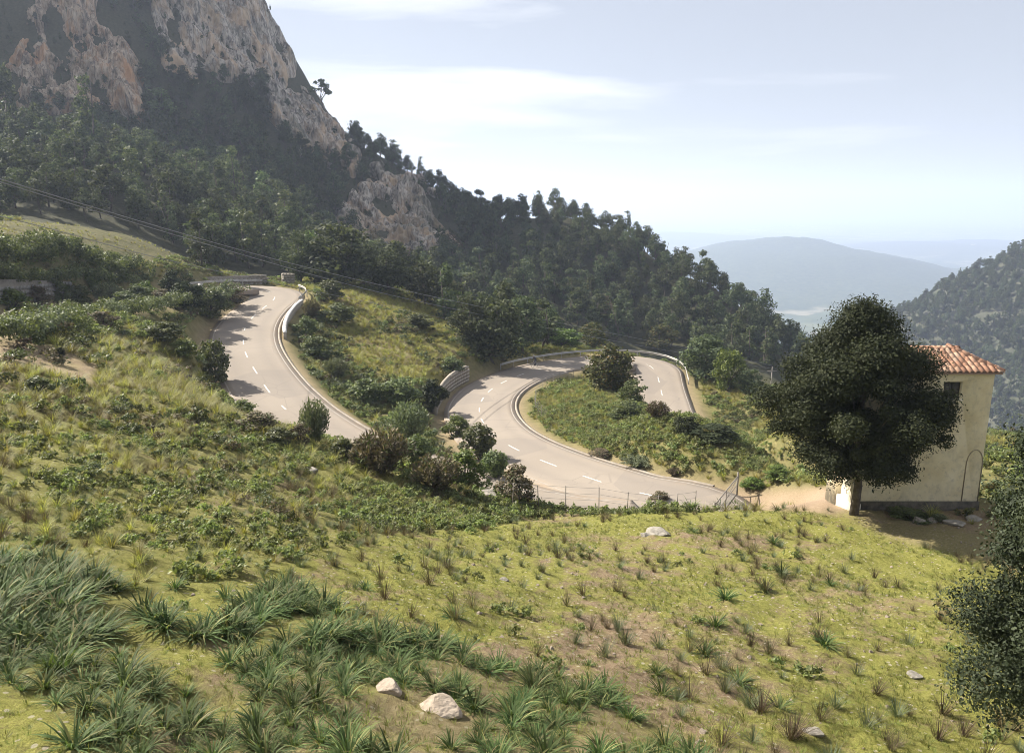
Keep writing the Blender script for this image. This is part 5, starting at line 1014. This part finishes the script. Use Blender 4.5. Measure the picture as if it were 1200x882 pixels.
# ------------------------------------------------------------------ plants of the field
def blades_mesh(name, seed, n, length, width, spread, curve, mtl, segs=3, upr=0.5, r0=0.06, thin=0.15):
    """a clump of strap leaves or stems that rise and arch outward"""
    g = np.random.default_rng(seed); V, Q = [], []
    for i in range(n):
        a = g.random() * 2 * math.pi; L_ = length * (0.55 + 0.6 * g.random()); lean = spread * (0.15 + 0.95 * g.random() ** 0.8); w = width * (0.7 + 0.5 * g.random())
        p = np.array([math.cos(a), math.sin(a), 0]) * r0 * g.random(); th_ = math.pi / 2 - lean * upr; side = np.array([-math.sin(a), math.cos(a), 0]); base = len(V)
        for s_ in range(segs + 1):
            f = s_ / segs; ww = w * (1 - f ** 2 * 0.9) * 0.5 * (1 if s_ < segs else thin)
            V += [p - side * ww, p + side * ww]
            d = np.array([math.cos(a) * math.cos(th_), math.sin(a) * math.cos(th_), math.sin(th_)]); p = p + d * L_ / segs; th_ -= curve * (0.6 + 0.8 * g.random()) / segs
        Q += [(base + 2 * s_, base + 2 * s_ + 1, base + 2 * s_ + 3, base + 2 * s_ + 2) for s_ in range(segs)]
    return np_mesh(name, np.array(V), np.array(Q), M[mtl])
def herb_mesh(name, seed, n, leaf, h, r, mtl):
    g = np.random.default_rng(seed); cen = np.stack([g.normal(size=9) * r * 0.45, g.normal(size=9) * r * 0.45, h * (0.25 + 0.5 * g.random(9))], 1); V, F = clump_leaves(cen, np.full(9, r * 0.4), n, leaf, g, 0.9, 0.7, 1.8, 0.2); V[:, 2] = np.maximum(V[:, 2], 0.0); return np_mesh(name, V, F, M[mtl])
ASP = [blades_mesh('asphodel_leaves', 600 + i, 62, 0.44 + 0.05 * i, 0.030, 1.15 + 0.06 * i, 1.15, 'asphodel', 4, 0.85, 0.10) for i in range(4)]
DRY = [blades_mesh('dry_stems', 620 + i, 80, 0.40, 0.0065, 1.0, 0.35, 'dry', 2, 0.75, 0.07) for i in range(3)]
DGR = [blades_mesh('green_stems', 625 + i, 90, 0.32, 0.0075, 1.0, 0.4, 'shrub_grey', 2, 0.75, 0.07) for i in range(2)]
TUS = [blades_mesh('tussock', 630 + i, 70, 0.50, 0.014, 1.1, 1.0, 'tussock', 3, 0.85, 0.10) for i in range(3)]
BLD = [blades_mesh('grass_blades', 640 + i, 26, 0.085, 0.008, 1.2, 0.7, 'blade', 2, 0.9, 0.10) for i in range(3)]
HRB = [herb_mesh('herb', 650 + i, 170, 0.075, 0.34, 0.36, 'herb') for i in range(3)]
SCR = [herb_mesh('scrub', 660 + i, 260, 0.085, 0.55, 0.5, k_) for i, k_ in enumerate(('shrub', 'shrub_brown', 'olive', 'shrub_grey', 'shrub'))]
LOWH = [herb_mesh('low_herb', 670 + i, 60, 0.035, 0.07, 0.13, 'herb') for i in range(2)]
def asph(x, y, s, label, group=None):
    o = link('asphodel_clump', ASP[random.randrange(4)], label=label, cat='plant', group=group); o.location = (x, y, hz(x, y) - 0.02); o.scale = (s, s, s * random.uniform(0.85, 1.15)); o.rotation_euler = (random.gauss(0, .06), random.gauss(0, .06), random.random() * 6.28)
for px, py, w, lb in [(850, 702, 44, 'dark leafy clump left of the two upright ones in mid field'), (897, 694, 32, 'upright leafy clump between the dark mid-field clump and the tilted one'), (916, 672, 36, 'tilted strappy clump above the upright mid-field clumps'), (906, 637, 28, 'flattened strappy clump high in the right of the field'),
        (967, 756, 44, 'isolated dark strappy clump in the right half of the near field'), (973, 687, 22, 'small lone strappy clump in the upper right of the field'), (826, 768, 46, 'larger strappy clump in the loose trio right of centre'), (838, 735, 40, 'dark ragged clump topping the loose trio right of centre'), (866, 802, 46, 'spreading strappy clump below the loose trio'),
        (914, 830, 44, 'pale strappy clump nearest the lower right of the field'), (776, 815, 48, 'strappy clump just right of the dense leaf mass'), (770, 790, 34, 'small strappy clump above the one next to the dense mass'), (690, 780, 24, 'small dark clump alone in the middle of the field'), (541, 778, 38, 'dark dense clump just above the leaf mass, centre'), (427, 750, 44, 'leafy clump above the small pale boulder'),
        (497, 752, 42, 'low spreading clump between the leafy and the dark dense clump'), (531, 724, 36, 'flattened dark clump in mid field left of centre'), (428, 692, 30, 'grey-green clump at the left of the mid field'), (325, 770, 50, 'dark clump beside the bare patch in the leaf mass'), (808, 598, 34, 'grey-green clump at the brow by the fence posts'), (845, 598, 30, 'strappy clump under the open gate'),
        (862, 594, 24, 'small clump between the gate and the drive'), (911, 598, 20, 'small clump on the brow below the drive'), (812, 624, 22, 'small clump right of the split boulder'), (205, 690, 36, 'dark clump on the left slope above the leaf mass'), (265, 702, 34, 'bushy leafy clump on the left slope beside bare soil')]:
    p = ground_at(px, py); f = p[1] * cp - p[2] * sp; asph(p[0], p[1], w * f / F_PX / 0.85, lb)
# the dense mass on the near slope
def samples(x0, x1, y0, y1, step, jit=0.5):
    X, Y = np.meshgrid(np.arange(x0, x1, step), np.arange(y0, y1, step)); X = X.ravel() + rng.uniform(-jit, jit, X.size) * step; Y = Y.ravel() + rng.uniform(-jit, jit, Y.size) * step
    Z = height(X, Y); a, b, f = proj(X, Y, Z); return X, Y, Z, a, b, f
X, Y, Z, a, b, f = samples(-9, 5, 5.2, 15, 0.27)
mk = inpoly(a, b, MASS)
for h_ in HOLES: mk &= ~inpoly(a, b, h_)
mk &= (a > -90) & (a < 1290) & (b < 960) & (vn2(X / 0.9, Y / 0.9, 91) + 0.5 * vn2(X / 0.4, Y / 0.4, 93) > -0.17)
for q in ROCKS: mk &= ~((np.abs(X - q[0]) < 0.42) & (Y < q[1] + 0.3) & (Y > q[1] - 0.75))
ids = np.nonzero(mk)[0]; show = -np.hypot(X[ids], Y[ids]) - 100 * ((a[ids] < -20) | (b[ids] > 905)); ids = ids[np.argsort(-show)]
print('asphodels', len(ids))
for i in ids[:262]:
    wh_ = 'left end' if a[i] < 230 else 'middle' if a[i] < 520 else 'right end'; dp = 'nearest rows' if b[i] > 790 else 'farther rows'
    asph(X[i], Y[i], random.choice((0.36, 0.45, 0.5, 0.56, 0.62, 0.78)) * random.uniform(0.85, 1.15), f'long strappy green leaves in the {dp} at the {wh_} of the dense mass', f'strappy clumps, {dp}, {wh_} of the mass')
rest_i = ids[262:]
if len(rest_i): scatter('asphodel_leaves', np.stack([X, Y, Z], 1)[rest_i], rng.uniform(0.7, 1.15, len(rest_i)), rng.random(len(rest_i)) * 6.28, ASP, 'more strappy leaves filling in the dense mass', 0.06)
# short grass and tiny herbs over the moss
X, Y, Z, a, b, f = samples(-24, 17, 5, 34, 0.16); keep = (a > -120) & (a < 1320) & (b < 960) & (b > 570) & ~inpoly(a, b, SHADE_YARD) & ~inpoly(a, b, DRIVE) & (rng.random(len(X)) < np.clip(0.66 + 1.1 * fbm2(X * 0.5, Y * 0.5, 3, 44) - 0.01 * np.hypot(X, Y), 0.06, 1))
scatter('grass', np.stack([X, Y, Z], 1)[keep], rng.uniform(0.5, 1.2, keep.sum()), rng.random(keep.sum()) * 6.28, BLD, 'short yellow-green grass over the mossy field', 0.15)
# dry and green tufts standing in the field
X, Y, Z, a, b, f = samples(-24, 18, 6, 33, 0.55); r_ = np.hypot(X, Y); den = np.clip(0.24 + 0.75 * fbm2(X * 0.23, Y * 0.23, 3, 55) + 0.22 * sstep(1.0, -7.0, X) + 0.05 * sstep(14, 24, r_), 0.02, 0.75)
keep = (a > -120) & (a < 1320) & (b < 960) & inpoly(a, b, FIELD) & ~inpoly(a, b, SHADE_YARD) & ~(inpoly(a, b, MASS)) & (rng.random(len(X)) < den); ty = rng.random(len(X))
for nm, lo, hi, pr, sc, lb in (('dry_plants', 0, 0.55, DRY, (0.6, 1.25), 'dry brown plants standing in the field'), ('green_tufts', 0.55, 0.85, DGR, (0.6, 1.2), 'grey-green tufts standing in the field'), ('weeds', 0.85, 1.0, HRB, (0.35, 0.8), 'leafy weeds in the field')):
    k = keep & (ty >= lo) & (ty < hi); scatter(nm, np.stack([X, Y, Z], 1)[k], rng.uniform(*sc, k.sum()), rng.random(k.sum()) * 6.28, pr, lb, 0.12)
# pebbles
X, Y, Z, a, b, f = samples(-12, 18, 6, 32, 0.3); keep = (a > -60) & (a < 1260) & (b < 920) & inpoly(a, b, FIELD) & ~inpoly(a, b, MASS) & (rng.random(len(X)) < np.clip(0.25 + 0.9 * fbm2(X * 0.3, Y * 0.3, 3, 66), 0.03, 0.8))
scatter('pebbles', np.stack([X, Y, Z], 1)[keep], 0.025 + 0.11 * rng.random(keep.sum()) ** 4, rng.random(keep.sum()) * 6.28, RKP, 'pale pebbles in the soil of the field', 0.5, 0.7)
# rough growth over every other slope
X, Y, Z, a, b, f = samples(-75, 75, 9, 140, 0.62); r_ = np.hypot(X, Y)
base = (a > -140) & (a < 1340) & (b > 200) & (r_ < 140) & ~(inpoly(a, b, FIELD) & (r_ < 34)) & ~(inpoly(a, b, MASS) & (r_ < 20)) & ~inpoly(a, b, DRIVE) & ~((X > hx0 - 0.6) & (X < hx1 + 0.4) & (Y > hy0 - 0.6) & (Y < hy1 + 0.4))
d_, _q = road_info(X, Y); base &= d_ > HALF + 1.5 + rng.random(len(X)) * 1.0
n1 = fbm2(X * 0.13, Y * 0.13, 3, 70); n2_ = fbm2(X * 0.45, Y * 0.45, 2, 71); TG = (inpoly(a, b, MIDGRASS) & (r_ > 60)) | inpoly(a, b, [(-50, 390), (250, 400), (260, 500), (180, 520), (60, 470), (-50, 470)])
terr_ = inpoly(a, b, TERR) & (r_ < 140); isl = inpoly(a, b, [(615, 470), (690, 440), (760, 465), (930, 520), (960, 570), (830, 570), (720, 540), (640, 510)]) & (r_ > 40)
bareq = inpoly(a, b, BARE_L); t_ = n1 + 0.6 * n2_ + rng.normal(size=len(X)) * 0.12; u_ = rng.random(len(X))
grassy = base & ~bareq & ~(terr_ & (u_ > 0.35)) & ((TG & (t_ > -0.28)) | (~TG & (t_ > 0.12))) & (u_ < np.where(terr_, 0.85, 0.8))
herby = base & ~bareq & ~grassy & ~terr_ & ((isl & (u_ < 0.95)) | (~isl & (t_ < 0.1) & (t_ > -0.25) & (u_ < 0.85)))
scrub = base & ~grassy & ~herby & ~terr_ & ~isl & (u_ < np.where(bareq, 0.12, np.where(TG, 0.4, np.where(r_ < 52, 0.16, 0.5))))
for nm, k, pr, sc, lb in (('tussock_grass', grassy, TUS, (0.9, 1.9), 'yellow tussock grass over the rough slopes'), ('herbs', herby, HRB, (0.9, 1.9), 'leafy green herbs over the rough slopes'), ('scrub', scrub, SCR, (0.7, 1.7), 'low dark scrub over the rough slopes')):
    S_ = rng.uniform(*sc, k.sum()) * np.where(isl[k], 0.85, 1.0) * np.where(terr_[k], 0.55, 1.0) * (0.42 + 0.58 * sstep(16, 50, r_[k])); scatter(nm, np.stack([X, Y, Z], 1)[k], S_, rng.random(k.sum()) * 6.28, pr, lb, 0.1)
    print(nm, k.sum())
# denser, finer growth on the near left slope
X, Y, Z, a, b, f = samples(-34, 4, 9, 48, 0.36); r_ = np.hypot(X, Y)
base = (a > -140) & (a < 640) & (r_ < 50) & ~inpoly(a, b, FIELD) & ~(inpoly(a, b, MASS) & (r_ < 20)) & ~inpoly(a, b, BARE_L); d_, _q = road_info(X, Y); base &= d_ > HALF + 1.5
t_ = fbm2(X * 0.28, Y * 0.28, 3, 170) + 0.5 * fbm2(X * 0.9, Y * 0.9, 2, 171); u_ = rng.random(len(X))
for nm, k, pr, sc, lb in (('slope_herbs', base & (t_ > 0.08) & (u_ < 0.5), HRB, (0.45, 0.95), 'patches of leafy green herbs on the near left slope'), ('slope_dry_plants', base & (t_ < -0.1) & (u_ < 0.34), DRY, (0.6, 1.2), 'dry brown plants on the near left slope'),
                          ('slope_tufts', base & (t_ < 0.1) & (u_ > 0.35) & (u_ < 0.9), DGR + TUS[:2] + BLD, (0.5, 1.0), 'grassy tufts on the near left slope')):
    scatter(nm, np.stack([X, Y, Z], 1)[k], rng.uniform(*sc, k.sum()), rng.random(k.sum()) * 6.28, pr, lb, 0.12)
X, Y, Z, a, b, f = samples(-4, 34, 48, 100, 0.5); k = inpoly(a, b, [(622, 470), (690, 440), (750, 465), (800, 500), (930, 520), (960, 570), (840, 568), (760, 546), (690, 528), (640, 505)]) & (rng.random(len(X)) < 0.7); d_, _q = road_info(X, Y); k &= d_ > HALF + 1.3
scatter('island_herbs', np.stack([X, Y, Z], 1)[k], rng.uniform(0.7, 1.5, k.sum()), rng.random(k.sum()) * 6.28, HRB[:2] + DGR[:1] + TUS[:2], 'leafy herbs covering the island inside the hairpin', 0.1)
# leafy strip along the brow, left of the fence
X, Y, Z, a, b, f = samples(-16, 8, 24, 36, 0.42); k = inpoly(a, b, [(395, 575), (430, 565), (640, 588), (640, 604), (560, 622), (430, 615)]) | (inpoly(a, b, [(640, 590), (830, 586), (830, 600), (640, 606)]) & (rng.random(len(X)) < 0.8))
scatter('brow_herbs', np.stack([X, Y, Z], 1)[k], rng.uniform(0.5, 1.1, k.sum()), rng.random(k.sum()) * 6.28, HRB + DGR[:1], 'green herbs along the brow of the field', 0.1)
# grey straw-like scrub on crags
# ------------------------------------------------------------------ haze in the valley air
mb = MB(); mb.box(-48000, 48000, -2000, 47000, -460, 230)
hm = bpy.data.materials.new('haze'); hm.use_nodes = True; hn = hm.node_tree.nodes; hn.remove(hn['Principled BSDF'])
pv = hn.new('ShaderNodeVolumePrincipled'); pv.inputs['Color'].default_value = (0.64, 0.75, 1.0, 1); pv.inputs['Density'].default_value = 0.00022; pv.inputs['Anisotropy'].default_value = 0.25
hm.node_tree.links.new(pv.outputs[0], hn['Material Output'].inputs['Volume'])
link('haze', mb.mesh('haze', hm), kind='stuff', label='pale blue haze in the valley air')
